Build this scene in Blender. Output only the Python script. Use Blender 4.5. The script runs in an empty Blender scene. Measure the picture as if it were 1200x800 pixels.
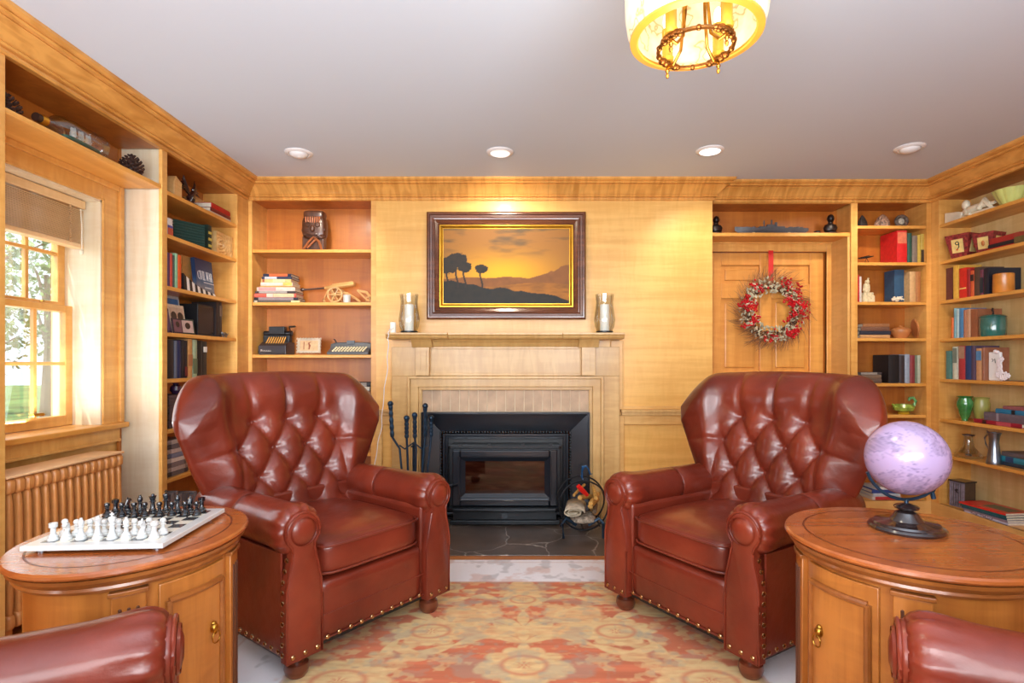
import bpy, bmesh, math, random
import numpy as np
from mathutils import Vector, Matrix
random.seed(7)
PI = math.pi
COL = bpy.context.scene.collection
CAMH = 1.17; F = 650.0; VX = 608.0; VY = 425.0

def P(px, py, Y):                      # photo pixel at depth Y -> world point
    return Vector(((px-VX)*Y/F, Y, CAMH-(py-VY)*Y/F))

# ---------------------------------------------------------------- materials
MATS = {}
def s2l(c):
    return tuple(((v/255)/12.92 if v/255 <= .04045 else ((v/255+.055)/1.055)**2.4) for v in c)
def new_mat(name):
    m = bpy.data.materials.new(name); m.use_nodes = True
    nt = m.node_tree; b = nt.nodes['Principled BSDF']
    return m, nt, b
def N(nt, t, **k):
    n = nt.nodes.new(t)
    for a, v in k.items():
        if a.startswith('i_'): n.inputs[a[2:].replace('_', ' ')].default_value = v
        else: setattr(n, a, v)
    return n
def ramp(nt, fac, stops):
    r = nt.nodes.new('ShaderNodeValToRGB'); e = r.color_ramp.elements
    while len(e) < len(stops): e.new(.5)
    for el, (p, c) in zip(e, stops):
        el.position = p; el.color = (*c, 1)
    nt.links.new(fac, r.inputs['Fac']); return r.outputs['Color']
def bump(nt, b, h, strength, dist=.01):
    n = nt.nodes.new('ShaderNodeBump'); n.inputs['Strength'].default_value = strength; n.inputs['Distance'].default_value = dist
    nt.links.new(h, n.inputs['Height']); nt.links.new(n.outputs['Normal'], b.inputs['Normal'])
def coords(nt, scale, kind='Object'):
    tc = nt.nodes.new('ShaderNodeTexCoord'); mp = nt.nodes.new('ShaderNodeMapping')
    mp.inputs['Scale'].default_value = scale; nt.links.new(tc.outputs[kind], mp.inputs['Vector']); return mp.outputs['Vector']

def plain(name, rgb, rough=.5, metal=0, coat=0, emit=None, es=0, var=.08, scale=12, bmp=0, spec=.5):
    if name in MATS: return MATS[name]
    m, nt, b = new_mat(name); c = s2l(rgb)
    v = coords(nt, (scale,)*3)
    n = N(nt, 'ShaderNodeTexNoise', i_Scale=1.0, i_Detail=3.0); nt.links.new(v, n.inputs['Vector'])
    lo = tuple(x*(1-var*2) for x in c); hi = tuple(min(1, x*(1+var)) for x in c)
    nt.links.new(ramp(nt, n.outputs['Fac'], [(.3, lo), (.7, hi)]), b.inputs['Base Color'])
    b.inputs['Roughness'].default_value = rough; b.inputs['Metallic'].default_value = metal
    b.inputs['Coat Weight'].default_value = coat; b.inputs['Coat Roughness'].default_value = .08
    b.inputs['Specular IOR Level'].default_value = spec
    if emit: b.inputs['Emission Color'].default_value = (*s2l(emit), 1); b.inputs['Emission Strength'].default_value = es
    if bmp: bump(nt, b, n.outputs['Fac'], bmp)
    MATS[name] = m; return m

def wood(name, base, dark, grain='z', figure=.35, rough=.38, coat=.15, gs=14, figs=(1, 1, 1)):
    """grain: long axis; figure: curly bands across the grain"""
    if name in MATS: return MATS[name]
    m, nt, b = new_mat(name); c1, c2 = s2l(base), s2l(dark)
    ax = 'xyz'.index(grain)
    sc = [gs, gs, gs]; sc[ax] = gs*.07
    v = coords(nt, sc)
    n1 = N(nt, 'ShaderNodeTexNoise', i_Scale=1.0, i_Detail=5.0, i_Roughness=.6, i_Distortion=.4); nt.links.new(v, n1.inputs['Vector'])
    sf = [5, 5, 5]; sf[ax] = 26
    v2 = coords(nt, sf)
    n2 = N(nt, 'ShaderNodeTexNoise', i_Scale=1.0, i_Detail=2.0, i_Distortion=.8); nt.links.new(v2, n2.inputs['Vector'])
    v3 = coords(nt, (1.6, 1.6, 1.6))
    n3 = N(nt, 'ShaderNodeTexNoise', i_Scale=1.0, i_Detail=2.0); nt.links.new(v3, n3.inputs['Vector'])
    mx = N(nt, 'ShaderNodeMix', data_type='FLOAT'); mx.inputs[0].default_value = figure
    nt.links.new(n1.outputs['Fac'], mx.inputs[2]); nt.links.new(n2.outputs['Fac'], mx.inputs[3])
    mx2 = N(nt, 'ShaderNodeMix', data_type='FLOAT'); mx2.inputs[0].default_value = .3
    nt.links.new(mx.outputs[0], mx2.inputs[2]); nt.links.new(n3.outputs['Fac'], mx2.inputs[3])
    mid = tuple((a+d)/2 for a, d in zip(c1, c2))
    col = ramp(nt, mx2.outputs[0], [(.30, c2), (.47, mid), (.56, c1), (.72, tuple(min(1, x*1.12) for x in c1))])
    nt.links.new(col, b.inputs['Base Color'])
    b.inputs['Roughness'].default_value = rough; b.inputs['Coat Weight'].default_value = coat; b.inputs['Coat Roughness'].default_value = .15
    bump(nt, b, n1.outputs['Fac'], .04)
    MATS[name] = m; return m

MAPLE = ((226, 176, 104), (200, 142, 70))
w_z = wood('maple_vertical', (226, 170, 92), (200, 136, 60), 'z')
w_x = wood('maple_across', (226, 170, 92), (200, 136, 60), 'x')
w_y = wood('maple_lengthwise', (226, 170, 92), (200, 136, 60), 'y')
w_back = wood('maple_panel_shaded', (186, 110, 40), (158, 84, 24), 'z', .25)  # maple darkened, shade inside the shelves is put into the colour
w_back_lit = wood('maple_panel_daylit', (222, 190, 132), (200, 160, 98), 'z', .25)  # lighter copy of the shelf back, daylight put into its colour
w_shelf_x = wood('maple_shelf_across', (228, 166, 82), (204, 136, 54), 'x', .2)
w_shelf_y = wood('maple_shelf_lengthwise', (228, 166, 82), (204, 136, 54), 'y', .2)
w_mantel = wood('maple_mantel', (210, 170, 108), (184, 140, 78), 'x', .4, gs=10)
w_mantel_z = wood('maple_mantel_upright', (210, 170, 108), (184, 140, 78), 'z', .4, gs=10)
w_wall = wood('birdseye_maple', (232, 182, 100), (212, 154, 72), 'x', .22, gs=16)
w_wall_l = wood('birdseye_maple_light', (222, 176, 106), (200, 148, 78), 'z', .4, gs=6)
w_door = wood('door_pine', (224, 160, 78), (200, 130, 54), 'z', .3)
w_crown = wood('maple_crown', (222, 162, 84), (186, 124, 52), 'x', .75, gs=9)
w_table = wood('cherry_top', (176, 98, 46), (140, 68, 28), 'x', .15, rough=.25, coat=.5)
w_cab = wood('cherry_cabinet', (186, 116, 50), (142, 78, 28), 'z', .2, rough=.32, coat=.4)
w_cabd = wood('cherry_moulding', (156, 92, 40), (118, 62, 24), 'x', .2, rough=.32, coat=.4)
w_frame = wood('mahogany_frame', (104, 58, 34), (66, 32, 18), 'x', .1, rough=.25, coat=.6)
w_carve = wood('carved_dark_wood', (84, 50, 34), (40, 22, 16), 'z', .3, rough=.35, coat=.4, gs=25)
w_red = wood('turned_foot_wood', (112, 54, 32), (78, 34, 20), 'x', .1, rough=.3, coat=.4)
w_light = wood('carved_light_wood', (220, 180, 120), (190, 140, 80), 'x', .4, gs=20)
w_floor = wood('oak_floor', (196, 122, 62), (160, 90, 42), 'x', .1, gs=10)
w_blind = wood('blind_slat_backlit', (236, 198, 146), (216, 170, 112), 'y', .2)  # lightened in colour to stand for daylight coming through the slats
m_white = plain('white_paint', (236, 236, 236), .5, var=.01)
m_ceil = plain('ceiling_paint', (207, 218, 230), .9, var=.005, scale=1)
m_iron = plain('black_iron', (24, 27, 32), .38, .3, coat=.1, var=.2)
m_iron2 = plain('stove_enamel', (24, 31, 40), .28, .2, coat=.5, var=.1)
m_blueiron = plain('blued_steel', (46, 70, 92), .3, .6, var=.2)
m_brass = plain('antique_brass', (188, 140, 58), .28, 1, var=.2, scale=40)
m_gold = plain('gilt', (226, 170, 60), .3, .9, var=.1)
m_nail = plain('nailhead_brass', (196, 156, 112), .25, 1, var=.1)
m_pewter = plain('pewter', (150, 158, 168), .28, .95, var=.1)
m_black = plain('black_matte', (22, 20, 22), .45, var=.2)
m_page = plain('page_paper', (226, 214, 190), .8, var=.06, scale=60)
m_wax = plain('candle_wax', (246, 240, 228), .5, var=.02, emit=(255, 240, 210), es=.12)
m_cream = plain('ivory_ceramic', (236, 226, 200), .35, coat=.3)
m_wb = plain('white_marble', (206, 208, 206), .22, coat=.4, var=.03)
m_bb = plain('black_marble', (20, 26, 34), .12, coat=.8, var=.3)

def glass(name, tint=(1, 1, 1), amt=.16, rough=.02):
    if name in MATS: return MATS[name]
    m = bpy.data.materials.new(name); m.use_nodes = True; nt = m.node_tree; nt.nodes.clear()
    o = N(nt, 'ShaderNodeOutputMaterial'); t = N(nt, 'ShaderNodeBsdfTransparent'); g = N(nt, 'ShaderNodeBsdfGlossy')
    t.inputs['Color'].default_value = (*tint, 1); g.inputs['Roughness'].default_value = rough
    fr = N(nt, 'ShaderNodeFresnel', i_IOR=1.45); ad = N(nt, 'ShaderNodeMath', operation='MULTIPLY_ADD'); ad.inputs[1].default_value = .4; ad.inputs[2].default_value = amt*.3
    nt.links.new(fr.outputs[0], ad.inputs[0])
    mx = N(nt, 'ShaderNodeMixShader'); nt.links.new(ad.outputs[0], mx.inputs[0]); nt.links.new(t.outputs[0], mx.inputs[1]); nt.links.new(g.outputs[0], mx.inputs[2])
    nt.links.new(mx.outputs[0], o.inputs[0]); MATS[name] = m; return m
g_clear = glass('clear_glass', (.95, .97, .97))
g_bottle = glass('bottle_glass_clear', (.9, .94, .95), .7)
g_green = glass('green_glass', (.22, .62, .22), .3)
g_stove = glass('smoked_glass', (.55, .45, .4), .12)

def leather():
    m, nt, b = new_mat('oxblood_leather')
    v = coords(nt, (4, 4, 4)); n = N(nt, 'ShaderNodeTexNoise', i_Scale=1.0, i_Detail=4.0); nt.links.new(v, n.inputs['Vector'])
    nt.links.new(ramp(nt, n.outputs['Fac'], [(.3, s2l((88, 28, 16))), (.6, s2l((118, 42, 25))), (.8, s2l((136, 54, 32)))]), b.inputs['Base Color'])
    v2 = coords(nt, (260,)*3); n2 = N(nt, 'ShaderNodeTexVoronoi', i_Scale=1.0); nt.links.new(v2, n2.inputs['Vector'])
    v3 = coords(nt, (22,)*3); n3 = N(nt, 'ShaderNodeTexNoise', i_Scale=1.0, i_Detail=3.0); nt.links.new(v3, n3.inputs['Vector'])
    ad = N(nt, 'ShaderNodeMath', operation='MULTIPLY_ADD'); nt.links.new(n2.outputs['Distance'], ad.inputs[0]); ad.inputs[1].default_value = .05; nt.links.new(n3.outputs['Fac'], ad.inputs[2])
    bump(nt, b, ad.outputs[0], .12, .02)
    b.inputs['Roughness'].default_value = .36; b.inputs['Coat Weight'].default_value = .34; b.inputs['Coat Roughness'].default_value = .16
    b.inputs['Specular IOR Level'].default_value = .45; b.inputs['Specular Tint'].default_value = (1, .93, .88, 1)
    return m
m_leather = leather()

def attr_mat(name, rough=.9, coat=0, bmp=0, sheen=0):
    m, nt, b = new_mat(name)
    a = N(nt, 'ShaderNodeAttribute'); a.attribute_name = 'Col'; nt.links.new(a.outputs['Color'], b.inputs['Base Color'])
    b.inputs['Roughness'].default_value = rough; b.inputs['Coat Weight'].default_value = coat
    if bmp:
        v = coords(nt, (420,)*3); n = N(nt, 'ShaderNodeTexNoise', i_Scale=1.0, i_Detail=2.0); nt.links.new(v, n.inputs['Vector']); bump(nt, b, n.outputs['Fac'], bmp)
    return m

# ---------------------------------------------------------------- numpy noise
_rng = np.random.RandomState(3); _T = _rng.rand(256, 256)
def vnoise(x, y):
    xi = np.floor(x).astype(int); yi = np.floor(y).astype(int); fx = x-xi; fy = y-yi
    fx = fx*fx*(3-2*fx); fy = fy*fy*(3-2*fy)
    g = lambda a, b: _T[a % 256, b % 256]
    return (g(xi, yi)*(1-fx)+g(xi+1, yi)*fx)*(1-fy)+(g(xi, yi+1)*(1-fx)+g(xi+1, yi+1)*fx)*fy
def fbm(x, y, o=4):
    s = 0; a = .5
    for k in range(o): s = s+a*vnoise(x*2**k+17*k, y*2**k+5*k); a *= .5
    return s/(1-.5**o)

# ---------------------------------------------------------------- mesh builder
class MB:
    def __init__(s): s.bm = bmesh.new(); s.M = Matrix.Identity(4)
    def v(s, p): return s.bm.verts.new(s.M @ Vector(p))
    def f(s, vs):
        try: return s.bm.faces.new(vs)
        except ValueError: return None
    def box(s, x0, x1, y0, y1, z0, z1):
        p = [s.v((x, y, z)) for z in (z0, z1) for y in (y0, y1) for x in (x0, x1)]
        for q in ((0, 2, 3, 1), (4, 5, 7, 6), (0, 1, 5, 4), (2, 6, 7, 3), (0, 4, 6, 2), (1, 3, 7, 5)): s.f([p[i] for i in q])
        return s
    def lathe(s, prof, seg=24, c=(0, 0, 0), axis='z', sx=1, sy=1, mod=None, a0=0, a1=2*PI):
        full = abs(a1-a0-2*PI) < 1e-6; n = seg if full else seg+1
        R = {'z': Matrix.Identity(3), 'y': Matrix.Rotation(-PI/2, 3, 'X'), 'x': Matrix.Rotation(PI/2, 3, 'Y')}[axis]
        rings = []
        for (r, z) in prof:
            if r < 1e-6: rings.append([s.v(R @ Vector((0, 0, z))+Vector(c))]); continue
            ring = []
            for i in range(n):
                t = a0+(a1-a0)*i/seg; rr = r if mod is None else mod(r, z, t)
                ring.append(s.v(R @ Vector((rr*math.cos(t)*sx, rr*math.sin(t)*sy, z))+Vector(c)))
            rings.append(ring)
        for a, b in zip(rings, rings[1:]):
            m = seg
            for i in range(m):
                j = (i+1) % n
                if len(a) == 1 and len(b) == 1: continue
                if len(a) == 1: s.f([a[0], b[i], b[j]])
                elif len(b) == 1: s.f([a[i], b[0], a[j]])
                else: s.f([a[i], b[i], b[j], a[j]])
        return s
    def cyl(s, c, r, h, seg=20, axis='z', r2=None):
        r2 = r if r2 is None else r2
        return s.lathe([(0, 0), (r, 0), (r2, h), (0, h)], seg, c, axis)
    def sphere(s, c, r, sc=(1, 1, 1), seg=14):
        prof = [(math.sin(PI*i/8*1.0), -math.cos(PI*i/8)) for i in range(9)]
        M0 = s.M; s.M = M0 @ Matrix.Translation(c) @ Matrix.Diagonal((r*sc[0], r*sc[1], r*sc[2], 1)); s.lathe(prof, seg); s.M = M0; return s
    def tube(s, pts, r, seg=8, closed=False, flat=1):
        pts = [Vector(p) for p in pts]; n = len(pts); rings = []
        up = Vector((.13, .21, .97)).normalized()
        for i, p in enumerate(pts):
            a = pts[(i-1) % n] if (closed or i > 0) else p; b = pts[(i+1) % n] if (closed or i < n-1) else p
            t = (b-a).normalized(); sd = t.cross(up)
            if sd.length < 1e-3: sd = t.cross(Vector((1, 0, 0)))
            sd.normalize(); u2 = sd.cross(t).normalized()
            rr = r[i] if isinstance(r, (list, tuple)) else r
            rings.append([s.v(p+sd*math.cos(2*PI*k/seg)*rr+u2*math.sin(2*PI*k/seg)*rr*flat) for k in range(seg)])
        for i in range(n if closed else n-1):
            a, b = rings[i], rings[(i+1) % n]
            for k in range(seg): s.f([a[k], b[k], b[(k+1) % seg], a[(k+1) % seg]])
        if not closed: s.f(rings[0][::-1]); s.f(rings[-1])
        return s
    def prism(s, pts, a, b, axis='y'):
        mk = {'y': lambda p, t: (p[0], t, p[1]), 'z': lambda p, t: (p[0], p[1], t), 'x': lambda p, t: (t, p[0], p[1])}[axis]
        A = [s.v(mk(p, a)) for p in pts]; B = [s.v(mk(p, b)) for p in pts]; n = len(pts)
        for i in range(n): s.f([A[i], A[(i+1) % n], B[(i+1) % n], B[i]])
        s.f(A[::-1]); s.f(B); return s
    def rbox(s, c, h, n=8, crown=0, k=10):
        """rounded box: superellipsoid of exponent n"""
        g = {}
        def put(p):
            key = tuple(round(x, 5) for x in p)
            if key not in g:
                q = sum(abs(x)**n for x in p)**(1/n)
                g[key] = s.v((c[0]+h[0]*p[0]/q, c[1]+h[1]*p[1]/q, c[2]+h[2]*p[2]/q+(crown*(1-p[0]**2)*(1-p[1]**2) if p[2] > 0 else 0)))
            return g[key]
        L = [math.sin(PI/2*(-1+2*i/k)) for i in range(k+1)]
        for ax in range(3):
            for sg in (-1, 1):
                for i in range(k):
                    for j in range(k):
                        q = []
                        for (a, b) in ((i, j), (i+1, j), (i+1, j+1), (i, j+1)):
                            p = [0, 0, 0]; p[ax] = sg; p[(ax+1) % 3] = L[a]; p[(ax+2) % 3] = L[b]; q.append(put(p))
                        s.f(q if sg > 0 else q[::-1])
        return s
    def build(s, name, mat, parent=None, loc=None, rot=None, smooth=None, bevel=0):
        me = bpy.data.meshes.new(name); bmesh.ops.recalc_face_normals(s.bm, faces=s.bm.faces[:]); s.bm.to_mesh(me); s.bm.free()
        return link(name, me, mat, parent, loc, rot, smooth, bevel)
def link(name, me, mat, parent=None, loc=None, rot=None, smooth=None, bevel=0):
    me.materials.append(mat); o = bpy.data.objects.new(name, me); COL.objects.link(o)
    if smooth is None: smooth = .6
    if smooth: me.shade_smooth(); me.set_sharp_from_angle(angle=smooth)
    if parent: o.parent = parent
    if loc is not None: o.location = loc
    if rot is not None: o.rotation_euler = rot if not isinstance(rot, (int, float)) else (0, 0, rot)
    if bevel:
        b = o.modifiers.new('bevel', 'BEVEL'); b.width = bevel; b.segments = 2; b.limit_method = 'ANGLE'
    return o
def box(name, mat, parent, x0, x1, y0, y1, z0, z1, bevel=0):
    return MB().box(x0, x1, y0, y1, z0, z1).build(name, mat, parent, bevel=bevel, smooth=0)
def tag(o, label, cat, group=None):
    o['label'] = label; o['category'] = cat
    if group: o['group'] = group
    return o
def thing(name, label, cat, loc=(0, 0, 0), rot=0, group=None):
    o = bpy.data.objects.new(name, None); COL.objects.link(o); o.location = loc
    o.rotation_euler = rot if not isinstance(rot, (int, float)) else (0, 0, rot); o.empty_display_size = .05
    return tag(o, label, cat, group)
def struct(o): o['kind'] = 'structure'; return o
def dup(root, label=None, loc=None, rot=None, group=None, scale=None):
    r = root.copy(); COL.objects.link(r)
    if label: r['label'] = label
    if group: r['group'] = group
    if loc is not None: r.location = loc
    if rot is not None: r.rotation_euler = rot if not isinstance(rot, (int, float)) else (0, 0, rot)
    if scale: r.scale = scale
    def rec(a, b):
        for ch in list(KIDS(a)):
            c = ch.copy(); COL.objects.link(c); c.parent = b; rec(ch, c)
    rec(root, r); return r
def KIDS(o): return [x for x in bpy.data.objects if x.parent == o]
ORD = ['first', 'second', 'third', 'fourth', 'fifth', 'sixth', 'seventh', 'eighth', 'ninth', 'tenth', 'eleventh', 'twelfth', 'thirteenth', 'fourteenth']
# ================================================================ the room
XL, XR, YB, YA = -2.07, 3.20, 4.24, 4.30      # cabinet faces: left, right, chimney wall, alcove wall
H = 2.55; YR = -1.9
struct(box('floor', w_floor, None, -2.6, 3.7, YR, 4.9, -.1, 0))
struct(box('ceiling', m_ceil, None, -2.6, 3.7, YR, 4.9, H, H+.1))
WY0, WY1, WZ0, WZ1 = 2.40, 3.06, .83, 2.065   # window opening
b = MB(); b.box(-2.58, -2.34, YR, WY0, 0, H); b.box(-2.58, -2.34, WY1, 4.9, 0, H); b.box(-2.58, -2.34, WY0, WY1, 0, WZ0); b.box(-2.58, -2.34, WY0, WY1, WZ1, H)
struct(b.build('wall_left', w_z, smooth=0))
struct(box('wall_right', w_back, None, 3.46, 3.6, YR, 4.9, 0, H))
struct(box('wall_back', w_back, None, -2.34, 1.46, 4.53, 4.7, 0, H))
struct(box('wall_rear', plain('rear_wall_paint', (222, 205, 175), .8), None, -2.34, 3.46, YR-.1, YR, 0, H))
# back wall behind the alcove, with the doorway
DX0, DX1, DZ = 1.56, 2.515, 2.08
b = MB(); b.box(1.48, DX0, 4.56, 4.7, 0, H); b.box(DX1, 3.46, 4.56, 4.7, 0, H); b.box(DX0, DX1, 4.56, 4.7, DZ, H)
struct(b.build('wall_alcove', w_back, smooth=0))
# chimney wall with the fireplace opening
b = MB(); b.box(-1.09, -.68, YB, 4.52, 0, H); b.box(.48, 1.48, YB, 4.52, 0, H); b.box(-.68, .48, YB, 4.52, .74, H)
struct(b.build('wall_chimney', w_wall, smooth=0))
# crown moulding sweep
prof = [(0, 2.408), (.010, 2.408), (.016, 2.414), (.016, 2.422), (.008, 2.426), (.008, 2.430), (.024, 2.433), (.030, 2.440), (.026, 2.447), (.034, 2.452), (.040, 2.460), (.054, 2.476), (.078, 2.496), (.092, 2.504), (.088, 2.509), (.106, 2.512), (.112, 2.519), (.108, 2.525), (.122, 2.528), (.134, 2.536), (.134, 2.552), (0, 2.552)]
def sweep(path, prof, name, mat, closed=False):
    """path: wall-line points, room on the right-hand side of travel"""
    b = MB(); rings = []
    for i, p in enumerate(path):
        p = Vector(p); d0 = (p-Vector(path[i-1])).normalized() if i > 0 else None; d1 = (Vector(path[i+1])-p).normalized() if i < len(path)-1 else None
        d0 = d0 or d1; d1 = d1 or d0
        n0 = Vector((d0.y, -d0.x)); n1 = Vector((d1.y, -d1.x)); m = (n0+n1); m /= max(1e-6, m.dot(n0))
        rings.append([b.v((p.x+m.x*o, p.y+m.y*o, z)) for o, z in prof])
    for a, c in zip(rings, rings[1:]):
        for k in range(len(prof)): b.f([a[k], a[(k+1) % len(prof)], c[(k+1) % len(prof)], c[k]])
    b.f(rings[0]); b.f(rings[-1][::-1])
    return struct(b.build(name, mat, smooth=.25))
sweep([(XL, YR), (XL, YB), (1.48, YB), (1.48, YA), (XR, YA), (XR, YR)], prof, 'trim_1', w_crown)

w_daylit = wood('maple_daylit', (228, 214, 186), (212, 188, 148), 'z', .2)  # maple paled and cooled, daylight is part of its colour
# ---------------------------------------------------------------- bookcases (local x along the shelf, y into the wall)
def bookcase(label, origin, rot, W, shelves, depth=.265, wb=None, side=False, stl=.045, strr=.045, zt=2.41, wv=w_z, ws=w_shelf_x, base=.10, name='bookcase', z0=0, bottom=True):
    t = thing(name, label, name.split('_')[-1], origin, rot)
    if z0 == 0: box('base_panel', w_wall_l, t, -stl, W+strr, 0, .02, 0, base)
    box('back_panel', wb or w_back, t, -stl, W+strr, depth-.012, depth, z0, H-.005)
    for x0, x1 in ((-.022, 0), (W, W+.022)): box('side_panel', w_daylit if (side and x0 < 0) else w_z, t, x0, x1, .02, depth-.012, z0, H-.005)  # niche side gets the pale maple, strong window light painted in
    if stl: box('stile', w_z, t, -stl, 0, 0, .02, max(z0, base if z0 == 0 else z0), H-.005)
    if strr: box('stile', w_z, t, W, W+strr, 0, .02, max(z0, base if z0 == 0 else z0), H-.005)
    box('top_rail', w_shelf_x, t, 0, W, 0, .02, zt, H-.005)
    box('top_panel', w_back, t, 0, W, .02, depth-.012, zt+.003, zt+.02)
    for z in shelves:
        box('shelf', w_shelf_x, t, .001, W-.001, .004, depth-.013, z-.024, z, bevel=.003)
    return t
LS = [2.187, 1.932, 1.625, 1.35, 1.075, .775, .482, .10]
BS = [2.037, 1.633, 1.232, .86, .48, .10]
AS = [2.235, 1.95, 1.643, 1.362, 1.011, .766, .376, .10]
RS = [2.22, 1.94, 1.64, 1.352, 1.048, .7475, .48, .10]
bookcase('tall maple bookcase on the left wall between window niche and corner', (XL, 3.265, 0), PI/2, .815, LS, strr=.164, side=True)
bookcase('tall maple bookcase with dark carved statue between corner and fireplace', (-2.04, YB, 0), 0, .91, BS, stl=.028, strr=.04)
bookcase('narrow maple bookcase right of the wreath door', (2.626, YA, 0), 0, .534, AS, stl=.05, strr=.038, depth=.255)
bookcase('wide maple bookcase running along the right wall', (XR, 4.225, 0), -PI/2, 1.55, RS, stl=.078, strr=.05, depth=.255, wb=w_back_lit)
bookcase('maple bookcase at the extreme left edge before the window niche', (XL, 1.30, 0), PI/2, .90, LS, strr=.035)
# niche over the window
t = thing('niche_shelf', 'maple overhead shelf with sunlit underside above the window niche', 'shelf', (XL, 2.238, 0), PI/2)
box('shelf', w_shelf_x, t, 0, .98, .004, .268, 2.18, 2.203, bevel=.003)
box('top_rail', w_shelf_x, t, 0, .98, 0, .02, 2.41, 2.545)
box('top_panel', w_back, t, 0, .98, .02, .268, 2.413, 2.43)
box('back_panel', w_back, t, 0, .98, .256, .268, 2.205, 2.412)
# alcove box over the door
t = thing('alcove_shelf', 'maple shelf over the wreath door holding the battleship model', 'shelf', (1.485, YA, 0), 0)
box('shelf', w_shelf_x, t, 0, 1.088, .004, .255, 2.152, 2.18, bevel=.003)
box('top_rail', w_shelf_x, t, 0, 1.088, 0, .02, 2.405, 2.545)
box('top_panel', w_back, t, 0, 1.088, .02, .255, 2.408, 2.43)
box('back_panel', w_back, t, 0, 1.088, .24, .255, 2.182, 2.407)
box('side_panel', w_wall_l, t, 1.07, 1.088, .012, .255, 0, 2.152)
# door with casing
b = MB(); b.box(DX1, DX1+.075, 4.535, 4.56, 0, DZ+.075); b.box(1.485, DX0, 4.535, 4.56, 0, DZ+.075); b.box(DX0, DX1, 4.535, 4.56, DZ, DZ+.075)
b.box(DX1+.06, DX1+.08, 4.52, 4.56, 0, DZ+.09); b.box(1.485, DX1+.06, 4.52, 4.56, DZ+.06, DZ+.075); b.box(DX1+.0, DX1+.012, 4.527, 4.56, 0, DZ)
struct(b.build('trim_2', w_z, smooth=0, bevel=.003))
d = struct(box('door_1', w_door, None, DX0+.003, DX1-.003, 4.60, 4.625, .005, DZ-.003))
xm = (DX0+DX1)/2
b = MB(); y0, y1 = 4.575, 4.605
cols = [(DX0+.003, DX0+.11), (xm-.05, xm+.05), (DX1-.115, DX1-.003)]
rows = [(.005, .22), (.90, 1.10), (1.70, 1.82), (1.975, DZ-.003)]
for x0, x1 in cols: b.box(x0, x1, y0, y1, .005, DZ-.003)
for z0, z1 in rows: b.box(DX0+.11, xm-.05, y0, y1, z0, z1); b.box(xm+.05, DX1-.115, y0, y1, z0, z1)
b.build('door_frame', w_door, d, smooth=0, bevel=.004)
b = MB()
for xa, xb in ((DX0+.11, xm-.05), (xm+.05, DX1-.115)):
    for za, zb in ((.22, .90), (1.10, 1.70), (1.82, 1.975)): b.box(xa+.035, xb-.035, 4.588, 4.605, za+.03, zb-.03)
b.build('raised_panel', w_door, d, smooth=0, bevel=.008)
b = MB(); b.tube([(2.14, 4.56, 1.045), (2.17, 4.548, 1.05), (2.21, 4.548, 1.05), (2.24, 4.56, 1.045)], .006); b.build('door_pull', m_iron, d)
b = MB(); b.box(1.566, 1.66, 4.535, 4.574, .96, 1.03); b.build('rim_lock', m_black, d, bevel=.004)

# ---------------------------------------------------------------- wall panelling on the chimney wall
def frame(b, x0, x1, z0, z1, w, y0, y1):
    b.box(x0, x0+w, y0, y1, z0, z1); b.box(x1-w, x1, y0, y1, z0, z1); b.box(x0+w, x1-w, y0, y1, z0, z0+w); b.box(x0+w, x1-w, y0, y1, z1-w, z1)
b = MB(); b.box(.78, 1.478, 4.20, YB, .77, .80); b.box(.775, 1.478, 4.19, YB, .795, .815); b.box(-1.085, -.98, 4.20, YB, .77, .80); b.box(-1.085, -.975, 4.19, YB, .795, .815)
struct(b.build('trim_3', w_mantel, smooth=0, bevel=.003))
b = MB(); b.box(.69, .80, 4.215, YB, 0, .77); b.box(1.40, 1.478, 4.215, YB, 0, .77); b.box(.80, 1.40, 4.215, YB, .70, .77); b.box(.80, 1.40, 4.215, YB, 0, .14)
b.box(-1.088, -1.04, 4.215, YB, 0, .77); b.box(-1.04, -.96, 4.215, YB, .70, .77); b.box(-1.04, -.96, 4.215, YB, 0, .14)
struct(b.build('trim_4', w_wall_l, smooth=0, bevel=.004))
b = MB(); b.box(.70, .79, 4.215, YB, .815, 1.34); b.box(.79, .80, 4.225, YB, .83, 1.335); b.box(.79, 1.478, 4.225, YB, .815, .84)
struct(b.build('trim_5', w_wall_l, smooth=0, bevel=.003))
b = MB(); b.box(-2.6, 3.4, 4.225, YB, 0, .001)   # (kept thin under the cabinets)
b.bm.free()

# ---------------------------------------------------------------- mantelpiece
XC = -.10
t = thing('fireplace_mantel', 'pale maple mantelpiece with stepped shelf around the black stove', 'mantel', (XC, YB, 0))
Mz = 1.39
b = MB()   # breakfront shelf: local y negative = into room
def shelfslab(x0, x1, o): b.prism([(-.0, 0), (-o, 0), (-o, -.012), (-o+.012, -.018), (-o+.02, -.035), (-o+.03, -.045), (0, -.045)], x0, x1, 'x')
for x0, x1, o in ((-.87, -.42, .215), (-.42, .42, .185), (.42, .87, .215)):
    pts = [(0, Mz), (-o, Mz), (-o, Mz-.014), (-o+.010, -.02+Mz), (-o+.018, Mz-.036), (-o+.035, Mz-.046), (0, Mz-.046)]
    b.prism(pts, x0, x1, 'x')
b.build('mantel_shelf', w_mantel, t, smooth=.3, bevel=.002)
b = MB(); o = .125
b.prism([(0, Mz-.046), (-o, Mz-.046), (-o+.012, Mz-.058), (-o+.03, Mz-.07), (-o+.045, Mz-.095), (-o+.05, Mz-.10), (0, Mz-.10)], -.66, .66, 'x')
for s in (-1, 1):
    o2 = .165
    b.prism([(0, Mz-.046), (-o2, Mz-.046), (-o2+.012, Mz-.06), (-o2+.03, Mz-.075), (-o2+.05, Mz-.105), (0, Mz-.105)], s*.62-.075, s*.62+.075, 'x')
b.build('bed_moulding', w_mantel, t, smooth=.3)
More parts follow.
